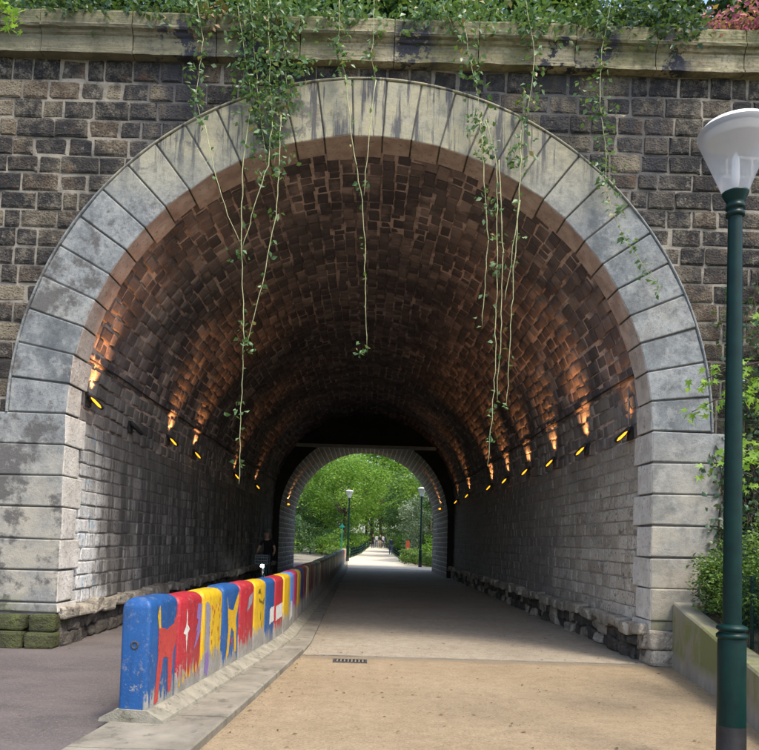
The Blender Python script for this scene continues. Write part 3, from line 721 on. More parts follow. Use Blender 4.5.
UL = [(-1, 10.75, 3.55, 1, 'lit amber uplight just behind the arch ring over the white-painted wall', 110),
      (-1, 12.7, 3.45, 0, 'unlit black wall lamp between two glowing uplights over the asphalt lane', 0),
      (-1, 15.1, 3.56, 1, 'lit amber uplight on the lane side, next after the unlit lamp', 80),
      (-1, 17.3, 3.54, 1, 'lit amber uplight on the lane side, second after the unlit lamp', 80),
      (-1, 22.6, 3.5, 1, 'lit amber uplight on the lane side, third after the unlit lamp', 35),
      (-1, 27.0, 3.5, 1, 'small lit amber uplight on the lane side, last before the far arch', 25),
      (1, 10.85, 3.3, 1, 'lit amber uplight with hanging grey cable just behind the ring, path side', 25),
      (1, 13.0, 3.34, 1, 'lit amber uplight on the path side, second from the arch ring', 110),
      (1, 15.2, 3.36, 1, 'lit amber uplight on the path side, third from the arch ring', 90),
      (1, 17.6, 3.4, 1, 'lit amber uplight on the path side, fourth from the arch ring', 80),
      (1, 20.2, 3.4, 1, 'lit amber uplight on the path side, fifth from the arch ring', 90),
      (1, 22.8, 3.4, 1, 'lit amber uplight on the path side, sixth from the arch ring', 80),
      (1, 27.8, 3.45, 1, 'lit amber uplight on the path side, seventh from the arch ring', 50),
      (1, 31.2, 3.4, 1, 'small lit amber uplight on the path side, last before the far arch', 20)]
for sgn, y, z, lit, lab, pw in UL: uplight(sgn, y, z, lit, lab, pw, cable=(sgn > 0 and y < 11))
for sgn in (-1, 1):
    t = empty('wall_uplight', (sgn*(RN-.02), 35.2, 3.25)); tag(t, 'tiny lit amber lamp on the pale far arch over the '+('sand path' if sgn > 0 else 'asphalt lane'), 'wall lamp', 'lamps on the far arch')
    mb = MB(); mb.box((0, 0, 0), (.12, .2, .12)); mb.build('housing', M['lamp_body'], t); mb = MB(); mb.tube([(-sgn*.07, -.1, -.03), (-sgn*.12, .1, -.03)], .035, 8); mb.build('lens', M['lens'], t)
    l = bpy.data.lights.new('uplight_beam', 'SPOT'); l.energy = 22; l.color = (1, .43, .15); l.spot_size = R(80); l.spot_blend = .8; o = bpy.data.objects.new('uplight_beam', l); link(o, t); o.location = (-sgn*.16, 0, .1)
    o.rotation_euler = (-Vector((sgn*.1, 0, 1))).to_track_quat('Z', 'Y').to_euler()

# ------------------------------------------------------------------ painted barrier blocks
BL, BW, BH, BR = .605, .12, .95, .085
def rrect(hx, hy, r, n=3):
    o = []
    for (cx, cy, a0) in ((hx-r, hy-r, 0), (-hx+r, hy-r, 90), (-hx+r, -hy+r, 180), (hx-r, -hy+r, 270)):
        for k in range(n+1): a = R(a0+90*k/n); o.append((cx+r*math.cos(a), cy+r*math.sin(a)))
    return o
def loft(levels):
    v = []; f = []; n = None
    for (z, ins, r) in levels:
        ring = rrect(BW-ins, BL/2-ins, r); n = len(ring); v += [(x, y, z) for x, y in ring]
    for i in range(len(levels)-1):
        for k in range(n): f.append((i*n+k, i*n+(k+1) % n, (i+1)*n+(k+1) % n, (i+1)*n+k))
    f.append(tuple((len(levels)-1)*n+k for k in range(n)))
    return v, f
lev = [(0, 0, .03), (.3, 0, .03), (BH-BR, 0, .03)]+[(BH-BR+BR*math.sin(R(t)), BR*(1-math.cos(R(t))), .03) for t in (20, 40, 60, 78, 90)]
bv, bf = loft(lev)
PC = dict(blue=(.014, .075, .23), red=(.36, .022, .032), yellow=(.55, .35, .012), lightblue=(.1, .25, .6), magenta=(.4, .04, .12), navy=(.02, .04, .14), maroon=(.18, .02, .025), cream=(.5, .42, .24), brown=(.13, .07, .04), grey=(.2, .2, .19), orange=(.6, .22, .08), pink=(.6, .3, .26))
PMAT = {k: m_paint('paint_'+k, c, {'blue': .16, 'red': .22, 'yellow': .3}.get(k, .34)) for k, c in PC.items()}
BMESH = {k: mesh('block_body', bv, bf, m, smooth=True) for k, m in PMAT.items()}
FLAT = {k: m_simple('figure_'+k, tuple(v*.8 for v in c), c, 14, .1, .5, obj=True, dark=tuple(v*.45 for v in c)) for k, c in dict(red=(.42, .05, .045), yellow=(.55, .33, .02), white=(.6, .59, .55), purple=(.2, .13, .32), lav=(.24, .23, .27), orange=(.5, .14, .03), green=(.06, .07, .03), blue=(.05, .15, .4), grey=(.25, .24, .22)).items()}
def fig(parent, name, poly, c, dx=0.):
    X = BW+.002+dx; q = []
    for (a, b) in zip(poly, poly[1:]+poly[:1]):
        n = max(1, int(math.hypot(b[0]-a[0], b[1]-a[1])/.05))
        for k in range(n):
            j = .008 if k else 0.; q.append((a[0]+(b[0]-a[0])*k/n+rg.normal(0, 1)*j, a[1]+(b[1]-a[1])*k/n+rg.normal(0, 1)*j*.6))
    poly = q
    return mobj(name, mesh(name, [(X, (u-.5)*BL, v*BH) for u, v in poly], [tuple(range(len(poly)))], FLAT[c]), parent)
# footing under a block (flared concrete)
fv = []; ff = []
for (z, e) in ((0, .15), (.03, .14), (.075, .05), (.1, .012)):
    fv += [(sx*(BW+e), sy*(BL/2+.022), z) for sx, sy in ((1, -1), (1, 1), (-1, 1), (-1, -1))]
for i in range(3):
    for k in range(4): ff.append((i*4+k, i*4+(k+1) % 4, (i+1)*4+(k+1) % 4, (i+1)*4+k))
ff.append((12, 13, 14, 15)); FOOT = mesh('block_foot', fv, ff, M['foot'])
seq = ['blue', 'red', 'yellow', 'blue', 'red', 'yellow', 'blue', 'red', 'yellow', 'lightblue', 'magenta', 'yellow', 'navy', 'maroon', 'cream', 'brown', 'maroon', 'grey', 'brown', 'grey']
ordn = 'first second third fourth fifth sixth seventh eighth ninth tenth'.split()
def nth(i):
    if i < 10: return ordn[i]
    n = i+1; return f"{n}{'th' if n % 100 in (11, 12, 13) else {1: 'st', 2: 'nd', 3: 'rd'}.get(n % 10, 'th')}"
rg = np.random.default_rng(3)
llama = [(.3, .86), (.38, .74), (.6, .7), (.85, .74), (.96, .85), (.97, .6), (.85, .46), (.82, .15), (.7, .15), (.66, .45), (.5, .47), (.42, .3), (.36, .11), (.22, .1), (.3, .45), (.3, .7)]
fox = [(.2, .88), (.3, .72), (.6, .7), (.75, .8), (.93, .9), (.95, .78), (.8, .58), (.86, .2), (.74, .2), (.66, .44), (.5, .5), (.36, .2), (.22, .16), (.32, .48)]
y = 5.86; i = 0; deco = {0: 'with a red long-legged animal', 1: 'with a white star and purple feather', 2: 'with orange flecks and a lilac band', 3: 'with a yellow fox-like animal', 5: 'with dark scribbles', 6: 'with a white square', 7: 'with a white square'}
while y < 49.6:
    yc = y+BL/2; xc = bxr(yc)-BW; dx_ = (bxr(y+BL)-bxr(y))/BL
    cn = seq[i] if i < len(seq) else (['maroon', 'brown', 'grey', 'navy', 'cream', 'brown', 'maroon', 'grey'][i % 8] if y < 45.5 else ['pink', 'orange', 'cream', 'pink'][i % 4])
    t = empty('barrier_block', (xc, yc, .065 if y < 9.7 else .042), -math.atan(dx_))
    tag(t, f"{cn if cn!='lightblue' else 'light blue'} concrete barrier block {deco.get(i, '')+', ' if i in deco else ''}{nth(i)} from the outer end".replace('  ', ' '), 'barrier', 'painted blocks between lane and path')
    t.scale = (1, 1, 1+rg.normal(0, .008))
    o = mobj('body', BMESH[cn], t); o.location.z = .02
    mobj('foot', FOOT, t)
    if i == 0:
        fig(o, 'painted_animal', llama, 'red'); fig(o, 'painted_ear', [(.24, .84), (.31, .93), (.35, .82), (.37, .73), (.31, .73)], 'yellow', .001)
        mb = MB(); mb.lathe([(.034, 0), (.03, .006), (.02, .006), (.018, -.012), (0, -.012)], 16); h_ = mb.build('socket', M['iron'], o, True); h_.rotation_euler = (R(90), 0, 0); h_.location = (.0, -BL/2-.001, .58)
    if i == 1:
        fig(o, 'painted_star', [(.3, .86), (.35, .7), (.44, .655), (.37, .62), (.33, .43), (.28, .61), (.18, .63), (.28, .69)], 'white')
        fig(o, 'painted_feather', [(.78, .88), (.97, .87), (.95, .6), (.8, .5), (.62, .4), (.8, .62), (.7, .6), (.82, .72), (.74, .74)], 'purple')
        for u in (.08, .22, .36, .5, .64, .78, .92):
            h_ = .16+.1*u+rg.uniform(-.02, .02); fig(o, 'painted_flame', [(u-.03, h_), (u, h_+.1), (u+.03, h_), (u, h_-.03)], 'yellow')
    if i == 2:
        fig(o, 'painted_band', [(.08, .86), (.2, .88), (.36, .8), (.34, .5), (.36, .28), (.3, .1), (.12, .12), (.1, .5)], 'lav')
        fig(o, 'painted_band', [(.14, .34), (.3, .36), (.34, .2), (.26, .1), (.13, .14)], 'purple', .001)
        for k in range(20):
            u, vv = rg.uniform(.42, .95), rg.uniform(.42, .88); fig(o, 'painted_fleck', [(u-.02, vv-.022), (u+.02, vv-.02), (u+.018, vv+.022), (u-.02, vv+.02)], 'orange')
    if i == 3: fig(o, 'painted_animal', fox, 'yellow'); fig(o, 'painted_mark', [(.5, .34), (.6, .4), (.58, .28)], 'red')
    if i == 5:
        for k in range(7):
            u, vv = rg.uniform(.35, .85), rg.uniform(.35, .85); a = rg.uniform(0, 3); fig(o, 'painted_scribble', [(u-.1*math.cos(a), vv-.07*math.sin(a)), (u+.02, vv-.03), (u+.1*math.cos(a), vv+.07*math.sin(a)), (u-.03, vv+.03)], 'green', k*.0004)
    if i in (6, 7): fig(o, 'painted_square', [(.45 if i == 6 else .1, .34), (.95, .36), (.95, .58), (.45 if i == 6 else .1, .56)], 'white')
    if i == 9: fig(o, 'painted_patch', [(.1, .2), (.8, .24), (.7, .5), (.3, .52)], 'white')
    if i == 4: fig(o, 'painted_patch', [(.5, .62), (.85, .72), (.9, .86), (.6, .8)], 'lav')
    y += BL+.04; i += 1

# ------------------------------------------------------------------ street lamps
def lamp_meshes():
    d = {}
    mb = MB(); mb.lathe([(.105, 0), (.105, .05), (.098, .06), (.097, .34)], 28); d['plinth'] = mesh('plinth', mb.v, mb.f, M['black'], True)
    mb = MB(); mb.lathe([(.096, .34), (.094, .93), (.09, .95)], 28); d['sleeve'] = mesh('sleeve', mb.v, mb.f, M['green'], True)
    mb = MB(); mb.lathe([(.09, .945), (.104, .95), (.104, .975), (.096, .982), (.086, .99), (.086, 1.0), (.1, 1.005), (.106, 1.018), (.1, 1.032), (.062, 1.05), (.05, 1.052)], 28); d['collar'] = mesh('collar', mb.v, mb.f, M['green'], True)
    mb = MB(); mb.lathe([(.063, 1.03), (.058, 2.5), (.048, 4.0)], 24); d['post'] = mesh('post', mb.v, mb.f, M['green'], True)
    mb = MB(); mb.lathe([(.048, 3.99), (.064, 3.995), (.064, 4.02), (.054, 4.03), (.054, 4.045), (.066, 4.05), (.066, 4.075), (.055, 4.085), (.06, 4.1), (.09, 4.16), (.092, 4.17), (0, 4.175)], 24); d['lantern_neck'] = mesh('lantern_neck', mb.v, mb.f, M['green'], True)
    mb = MB(); mb.lathe([(.086, 4.17), (.25, 4.575), (.262, 4.61), (.255, 4.63)], 32); d['lantern_glass'] = mesh('lantern_glass', mb.v, mb.f, M['glass'], True)
    mb = MB(); mb.lathe([(.258, 4.628), (.22, 4.67), (.13, 4.70), (.05, 4.712), (0, 4.714)], 32); d['lantern_cap'] = mesh('lantern_cap', mb.v, mb.f, M['cap'], True)
    mb = MB(); mb.lathe([(.2, 4.55), (.225, 4.6), (.2, 4.62), (0, 4.63)], 28); mb.lathe([(.2, 4.55), (.1, 4.6), (0, 4.61)], 28); d['reflector'] = mesh('reflector', mb.v, mb.f, M['refl'], True)
    mb = MB(); mb.lathe([(0, 4.18), (.022, 4.19), (.03, 4.3), (.028, 4.42), (.01, 4.47), (0, 4.475)], 12); d['bulb'] = mesh('bulb', mb.v, mb.f, M['cap'], True)
    return d
LM = lamp_meshes()
b0 = px(731, 752, Y=5.2); 
for (x, y, sc, lab) in ((b0[0], 5.2, 1., 'tall dark green street lamp with pale cone lantern on the near sand path'),
                        (-1.1, 50.6, 1.05, 'small distant green street lamp at the far end of the painted barrier'),
                        (3.42, 43.8, 1.02, 'small distant green street lamp in the flower bed past the far arch')):
    t = empty('street_lamp', (x, y, gz(y))); t.scale = (sc, sc, sc); tag(t, lab, 'street lamp', 'green street lamps along the path')
    for k in ('plinth', 'sleeve', 'collar', 'post', 'lantern_neck', 'lantern_glass', 'lantern_cap', 'reflector', 'bulb'):
        mobj(k, LM[k], t)
# far signs
t = empty('path_sign', (-1.62, 53, gz(53))); tag(t, 'small teal pointed sign on a thin pole behind the distant lamp', 'sign')
mb = MB(); mb.tube([(0, 0, 0), (0, 0, 2.4)], .04, 8); mb.build('pole', M['teal'], t); mb = MB(); mb.add([(-.2, 0, 2.35), (.2, 0, 2.35), (0, 0, 2.65), (-.2, .05, 2.35), (.2, .05, 2.35), (0, .05, 2.65)], [(0, 1, 2), (5, 4, 3), (0, 3, 4, 1), (1, 4, 5, 2), (2, 5, 3, 0)]); mb.build('panel', M['teal'], t)
t = empty('info_board', (3.15, 52.5, gz(52))); tag(t, 'narrow orange-red notice board on a post in the far flower bed', 'sign')
mb = MB(); mb.box((0, 0, .5), (.07, .07, 1.)); mb.build('post', M['cap'], t); mb = MB(); mb.box((0, 0, 1.15), (.26, .05, .75)); mb.build('panel', m_simple('red_board', (.5, .09, .04), (.6, .14, .06), 5, .05), t)

# ------------------------------------------------------------------ retaining wall, fence, bed on the right
wl = [(4.28, 9.86, .86), (4.14, 9.2, .78), (4.04, 8.5, .68), (3.93, 7.8, .57), (3.78, 7.1, .52), (3.6, 6.4, .48), (3.42, 5.4, .47), (3.3, 4., .47), (3.3, -4, .47)]
v = []; f = []
for (x, y, h) in wl: v += [(x, y, -.05), (x+.02, y, h-.02), (x+.04, y, h), (x+.28, y+.05, h), (x+.30, y+.05, -.05)]
for i in range(len(wl)-1):
    for k in range(4): a = i*5+k; f.append((a, a+1, a+6, a+5))
f += [(0, 4, 3, 2, 1)]
tag(mobj('retaining_wall', mesh('retaining_wall', v, [q[::-1] for q in f], M['retain'])), 'low curved concrete wall with green algae beside the sand path', 'wall')
v = []; f = []
for (x, y, h) in wl: v += [(x+.26, y+.04, h-.05), (x+1.5, y+.04, h+.1), (13., y+.04, h+.9)]
for i in range(len(wl)-1):
    for k in range(2): a = i*3+k; f.append((a, a+3, a+4, a+1))
tag(mobj('planting_bed', mesh('planting_bed', v, f, M['soil'])), kind='structure')
fe = empty('wire_fence', (0, 0, 0)); tag(fe, 'dark green wire mesh fence on top of the low concrete wall', 'fence')
fp = [(wl[i][0]+.36, wl[i][1]+.03, wl[i][2]-.06) for i in range(2, 8)]
for i in range(len(fp)-1):
    a, b = Vector(fp[i]), Vector(fp[i+1]); mb = MB(); L = (b-a).length; n = max(2, int(L/.055))
    for k in range(n+1):
        p = a.lerp(b, k/n); mb.tube([p, p+Vector((0, 0, .72))], .003, 3, cap=False)
    for k in range(10):
        h = Vector((0, 0, .03+k*.075)); mb.tube([a+h, b+h], .0035, 3, cap=False)
    mb.build('mesh_panel', M['green'], fe)
    mb = MB(); mb.tube([a-Vector((0, 0, .1)), a+Vector((0, 0, .8))], .02, 8); mb.build('post', M['green'], fe)
    mb = MB(); mb.tube([a+Vector((0, 0, .74)), b+Vector((0, 0, .74))], .009, 6); mb.build('top_rail', M['green'], fe)

# ------------------------------------------------------------------ foliage
def unit(a): return a/np.maximum(np.linalg.norm(a, axis=-1, keepdims=True), 1e-9)
def leaf_mesh(name, P, L, mat, r, up=.5, droop=0., wr=.5, shade=None):
    """P: leaf base points; every leaf is a folded four-point blade of its own direction"""
    n = len(P); d = r.normal(size=(n, 3)); d[:, 2] = d[:, 2]*.6-droop; d = unit(d)
    N = r.normal(size=(n, 3))*(1-up)+np.array([0, -.35, 1.])*up; N = unit(N-(N*d).sum(1, keepdims=True)*d); sd = np.cross(d, N)
    L = (L*r.uniform(.65, 1.3, n))[:, None]; W = L*wr
    mid = P+d*L*.45+N*L*.08
    V = np.stack([P, mid+sd*W*.5+N*L*.06, P+d*L-N*L*.05, mid-sd*W*.5+N*L*.06], 1).reshape(-1, 3)
    i = np.arange(n)[:, None]*4
    F = np.concatenate([i+np.array([0, 1, 2]), i+np.array([0, 2, 3])])
    rr = r.random(n) if shade is None else np.clip(shade+r.normal(0, .18, n), 0, 1)
    return mesh(name, V, F, mat, rnd=np.repeat(rr, 4))
def clumps(r, n_cl, per, cen, rad, cl_r, shell=.55):
    d = unit(r.normal(size=(n_cl, 3))); q = (shell+(1-shell)*r.random(n_cl))[:, None]
    C = np.array(cen)+d*q*np.array(rad)*r.uniform(.8, 1.08, (n_cl, 1))
    sh = r.random(n_cl)
    P = np.repeat(C, per, 0)+unit(r.normal(size=(n_cl*per, 3)))*(r.random((n_cl*per, 1))**.5)*cl_r*np.array([1, 1, .65])
    return C, P, np.repeat(sh, per)
def limbs(mb, base, C, r0, rngl, fork=.4):
    base = Vector(base)
    for c in C:
        c = Vector(c); m = base.lerp(c, .5)+Vector(rngl.normal(0, .12, 3)*(c-base).length*.4)
        mb.tube([base, m, c], [r0, r0*.6, r0*.15], 5, cap=False)

# --- trees beyond the tunnel: three crown shapes, per-kind leaf colour
def tree_proto(seed, h, rx, rz, mat, nC=60, per=90, leaf=.26, trunk_r=.16):
    r = np.random.default_rng(seed); cz = h-rz
    C, P, sh = clumps(r, nC, per, (0, 0, cz), (rx, rx, rz), rx*.3)
    lm = leaf_mesh('crown', P, leaf, mat, r, .5, .25, .6, sh)
    mb = MB(); z0 = max(.8, cz-rz*.55)
    mb.tube([(0, 0, -.1), (r.normal(0, .06), r.normal(0, .06), z0*.5), (r.normal(0, .1), r.normal(0, .1), z0), (r.normal(0, .2), r.normal(0, .2), cz+rz*.3)], [trunk_r*1.3, trunk_r, trunk_r*.85, trunk_r*.3], 9)
    limbs(mb, (0, 0, z0), C[::max(1, nC//12)], trunk_r*.5, r)
    return lm, mesh('trunk', mb.v, mb.f, M['wood'], True)
TP = {'green': [tree_proto(11, 11, 4.2, 4.6, M['leaf_tree'], 80, 110, .24), tree_proto(12, 9, 3.6, 3.9, M['leaf_tree'], 70, 100, .22)],
      'deep': [tree_proto(21, 8, 3.2, 3.6, M['leaf_deep'], 64, 100, .22), tree_proto(22, 10, 3.8, 4.4, M['leaf_deep'], 76, 100, .24)],
      'silver': [tree_proto(31, 5, 2.3, 2.2, M['leaf_silver'], 50, 90, .2, .08)],
      'pale': [tree_proto(41, 11, 2.6, 3., M['leaf_pale'], 46, 90, .26)],
      'shrub': [tree_proto(51, 2.4, 1.7, 1.15, M['leaf_tree'], 34, 70, .16, .05), tree_proto(52, 2.8, 1.9, 1.35, M['leaf_deep'], 34, 70, .17, .05)],
      'low': [tree_proto(61, 1.1, 1.0, .55, M['leaf_bush'], 26, 60, .12, .03)]}
def tree(kind, x, y, sc, rz, label, name='tree', cat='tree', group='trees beyond the tunnel', var=None):
    t = empty(name, (x, y, gz(y)-.02), rz); t.scale = (sc, sc, sc); tag(t, label, cat, group)
    v_ = TP[kind][(int(abs(x*7+y)) if var is None else var) % len(TP[kind])]
    mobj('crown', v_[0], t); mobj('trunk', v_[1], t)
TR = [('green', -1.9, 66, .95, 'leafy bright green tree whose dark trunk stands behind the distant barrier-end lamp', 0), ('green', -6.5, 74, 1.1, 'bright green tree right behind the strip of bushes between lane and path', 1),
      ('deep', -4.2, 70, .85, 'dark leafy tree on the bushy strip between lane and path', 0), ('green', -9.5, 55, 1.0, 'bright green tree beside the lane just past the far arch', 1),
      ('deep', -11.5, 68, 1.1, 'dark tree on the outer side of the lane bend', 1), ('green', 6.8, 64, 1.15, 'bright green tree behind the flower bed lamp', 0), ('deep', 5.6, 58, .8, 'dark tree close behind the silvery shrub', 0),
      ('deep', 4.9, 78, .95, 'dark tree leaning over the far path on the lamp side', 1), ('green', -2.4, 90, 1.15, 'tall green tree over the far path opposite the walkers', 0), ('green', 6.4, 94, 1.2, 'tall green tree over the far path behind the walkers', 1),
      ('green', -9.0, 96, 1.3, 'tall green tree closing the view down the lane', 0), ('deep', 0.2, 118, 1.3, 'dark tree where the far path goes out of sight', 1), ('green', 8.5, 118, 1.4, 'far green tree beyond the path on the lamp side', 0),
      ('deep', -7.5, 118, 1.5, 'far dark tree behind the lane bend', 0), ('green', -16, 100, 1.5, 'big green tree behind the person on the lane', 1), ('green', 13, 84, 1.4, 'big green tree far to the lamp side of the path', 1), ('green', 4.2, 135, 1.6, 'most distant green tree straight down the path', 1),
      ('silver', 4.9, 54.5, 1., 'silvery grey-green shrub tree behind the flower bed', 0), ('pale', 5.2, 50, .86, 'very pale sunlit tree top above the flower bed lamp', 0), ('deep', 10, 60, 1.1, 'dark tree outside the far arch on the path side', 1), ('green', 2.2, 100, 1.25, 'green tree overhanging the walkers on the far path', 1), ('green', 1.0, 112, 1.75, 'tallest green tree rising behind the others down the path', 0), ('green', -4.5, 108, 1.75, 'tall green tree rising behind the lane strip', 1), ('green', 6.5, 106, 1.7, 'tall green tree rising behind the lamp side trees', 0), ('deep', -15, 84, 1.3, 'dark tree beyond the lane behind its outer hedge', 0)]
for k, x, y, sc, lab, vr in TR: tree(k, x, y, sc, x*3+y, lab, var=vr)
SH = [(-2.6, 60), (-3.6, 63), (-2.3, 65), (-4.9, 66.5), (-1.9, 70), (-3.2, 74), (-5.6, 78), (-2.2, 80), (-1.0, 88), (-5.5, 50), (-6.2, 57), (-7.6, 62), (-9.3, 70), (5.0, 62), (4.4, 67), (4.6, 73), (4.2, 81), (4.3, 88), (5.2, 48), (6.0, 53), (-14, 92), (-9.5, 86), (-.2, 104), (3.9, 106), (2.0, 128)]
for i_, (x, y) in enumerate(SH):
    side = 'the strip between lane and far path' if -6 < x < 0 and y > 58 else ('the outer side of the lane' if x < -5 else ('the lamp side of the far path' if x > 2.5 else 'the end of the far path'))
    tree('shrub', x, y, rng.uniform(.85, 1.2), i_*1.3, f"leafy green bush on {side}", 'bush', 'bush', 'bushes on '+side, i_)
for i_, (x, y) in enumerate([(3.5, 45.5), (4.3, 46.5), (3.4, 47.8), (4.4, 44.2), (3.6, 49.8), (3.5, 51.5), (4.4, 49), (-2.2, 57.5)]):
    tree('low', x, y, rng.uniform(.8, 1.1), i_*2., 'low light green plant in the flower bed past the far arch' if i_ < 7 else 'low light green plant at the tip of the strip between lane and path', 'low_plant', 'plant', 'low plants past the far arch')
# low fences along the far path
for sgn, lab in ((-1, 'low dark green fence along the lane side of the far path'), (1, 'low dark green fence along the bed side of the far path')):
    t = empty('low_fence', (0, 0, 0)); tag(t, lab, 'fence')
    yy = 60.
    while yy < 100:
        x0 = (float(np.interp(yy, [41, 55, 73, 95, 150], [-.86, -1.2, -.3, .55, 1.2]))-.15) if sgn < 0 else 3.05
        x1 = (float(np.interp(yy+4, [41, 55, 73, 95, 150], [-.86, -1.2, -.3, .55, 1.2]))-.15) if sgn < 0 else 3.05
        mb = MB(); mb.tube([(x0, yy, gz(yy)-.05), (x0, yy, gz(yy)+.85)], .03, 6); mb.build('post', M['green'], t)
        mb = MB()
        for h in (.3, .55, .8): mb.tube([(x0, yy, gz(yy)+h), (x1, yy+4, gz(yy+4)+h)], .018, 5)
        for q in range(1, 16): a = q/16; mb.tube([(x0+(x1-x0)*a, yy+4*a, gz(yy+4*a)+.1), (x0+(x1-x0)*a, yy+4*a, gz(yy+4*a)+.8)], .01, 4)
        mb.build('rails', M['green'], t); yy += 4

# --- vines on the facade and over the arch mouth
def vine(label, strands, leafY=9.72, mat='leaf_vine', leaf=.085, group=None, stem_r=.006, name='hanging_vine'):
    """strands: (pixel path, leaves per metre, spread, [extra tuft pixels])"""
    t = empty(name, tuple(px(*strands[0][0][0], Y=leafY))); o0 = np.array(t.location); tag(t, label, 'vine', group)
    mb = MB(); PP = []
    for (path, dens, spread, tufts) in strands:
        dep = leafY+rng.uniform(-.06, .05)
        pts = np.array([px(a, b, Y=dep) for a, b in path])-o0
        q = [pts[0]]
        for a, b in zip(pts[:-1], pts[1:]):
            n = max(2, int(np.linalg.norm(b-a)/.12))
            for k in range(1, n+1): q.append(a+(b-a)*k/n+rng.normal(0, .006, 3))
        q = np.array(q); mb.tube(q, np.linspace(stem_r, stem_r*.55, len(q)), 5)
        Lt = np.linalg.norm(np.diff(q, axis=0), axis=1).sum(); n = int(Lt*dens)
        if n:
            idx = rng.integers(0, len(q), n); PP.append(q[idx]+rng.normal(0, 1, (n, 3))*np.array([spread, .035, spread*.7]))
        for (a, b, k, s) in tufts:
            c = px(a, b, Y=dep)-o0; PP.append(c+rng.normal(0, 1, (k, 3))*np.array([s, .05, s*.8]))
    mb.build('stem', M['stem'], t, True)
    if PP:
        P = np.concatenate(PP); o = mobj('leaves', leaf_mesh('leaves', P, leaf, M[mat], rng, .35, .35, .62), t); tag(o, kind='stuff')
    return t
vine('dense ivy curtain falling from the mossy cornice over the pale arch ring', [
    ([(250, -4), (255, 60), (262, 130), (268, 172)], 90, .14, [(265, 100, 90, .2), (260, 60, 80, .24), (272, 135, 60, .13), (255, 25, 50, .2)]), ([(280, -4), (285, 50), (288, 105)], 90, .13, [(290, 60, 70, .17), (287, 25, 50, .2)]),
    ([(268, 0), (270, 80), (275, 165)], 80, .12, [(285, 90, 40, .15), (300, 65, 16, .1)]), ([(238, 6), (246, 60), (252, 110)], 60, .12, [(250, 85, 30, .12)])])
vine('thin leafy creeper on dark stones beside the dense ivy curtain', [([(196, -2), (203, 40), (196, 100), (203, 125)], 45, .06, [(203, 15, 20, .1), (198, 70, 14, .08), (196, 100, 14, .08)])])
vine('small leafy creeper dangling over the cornice above the keystone', [([(340, -4), (338, 40), (345, 75)], 60, .09, [(337, 20, 24, .14), (342, 52, 14, .08)]), ([(374, 0), (372, 60), (376, 80)], 14, .05, [(372, 60, 10, .07)])])
vine('leafy creeper on the cornice right of the keystone, reaching down the arch ring', [([(462, -4), (468, 50), (478, 95), (486, 155)], 55, .09, [(465, 20, 34, .14), (470, 60, 20, .1), (480, 120, 20, .1), (487, 150, 16, .09)]), ([(440, -2), (445, 12), (452, 25)], 60, .1, [])])
vine('long leafy creeper straggling over the arch ring past the black stains', [([(525, -4), (535, 60), (527, 110), (518, 165)], 45, .08, [(532, 25, 24, .12), (530, 95, 18, .1), (520, 150, 18, .1), (517, 163, 12, .07)])])
vine('trailing creeper on dark wall stones that crosses the lower right of the ring', [([(612, -4), (602, 50), (600, 105), (606, 150), (605, 185), (618, 225), (640, 262), (660, 288)], 40, .07, [(598, 20, 40, .15), (590, 95, 22, .13), (603, 110, 24, .12), (608, 165, 16, .1), (606, 185, 12, .08), (625, 240, 10, .06)])])
hang = [('long bare vine stem with leafy joints hanging lowest on the lane side', [([(250, 112), (243, 160), (241, 240), (244, 330), (241, 410), (239, 484)], 3, .02, [(240, 255, 14, .09), (246, 340, 10, .07), (236, 412, 9, .06), (240, 465, 5, .04)]), ([(205, 125), (216, 178), (228, 215), (241, 245)], 3, .02, []), ([(272, 120), (268, 165), (252, 215), (242, 250)], 4, .03, [(262, 178, 7, .05)])]),
        ('curving bare vine stem hanging beside the lowest one on the lane side', [([(281, 115), (279, 165), (276, 215), (262, 285), (247, 345)], 5, .025, [(278, 180, 7, .05), (274, 210, 6, .05), (247, 345, 10, .06)])]),
        ('single bare vine hanging under the keystone with a leafy tip', [([(345, 75), (349, 110), (351, 138), (361, 190), (365, 250), (366, 346)], 4, .02, [(362, 186, 8, .05), (364, 248, 3, .02), (363, 347, 14, .065)]), ([(376, 80), (372, 110), (369, 138), (366, 170), (364, 195)], 2, .02, [])]),
        ('long bare vine with leafy tufts hanging on the path side', [([(486, 120), (497, 165), (497, 270), (495, 380), (490, 440), (487, 466)], 4, .03, [(491, 205, 20, .1), (496, 268, 12, .07), (499, 404, 8, .05), (491, 437, 6, .05), (496, 235, 8, .06)]), ([(480, 120), (484, 172), (488, 240), (482, 325)], 3, .03, [(486, 195, 6, .05)]), ([(499, 160), (503, 250), (500, 350), (497, 400)], 2, .02, [])]),
        ('thin forked vine stem hanging next to the tufted one on the path side', [([(521, 130), (520, 180), (514, 270), (510, 345), (507, 405)], 2, .02, [(516, 205, 8, .06), (518, 235, 6, .05)]), ([(520, 200), (511, 265), (505, 300)], 2, .02, [])])]
for lab, st in hang: vine(lab, st, 9.68, group='bare vines hanging in the arch mouth', stem_r=.0075)
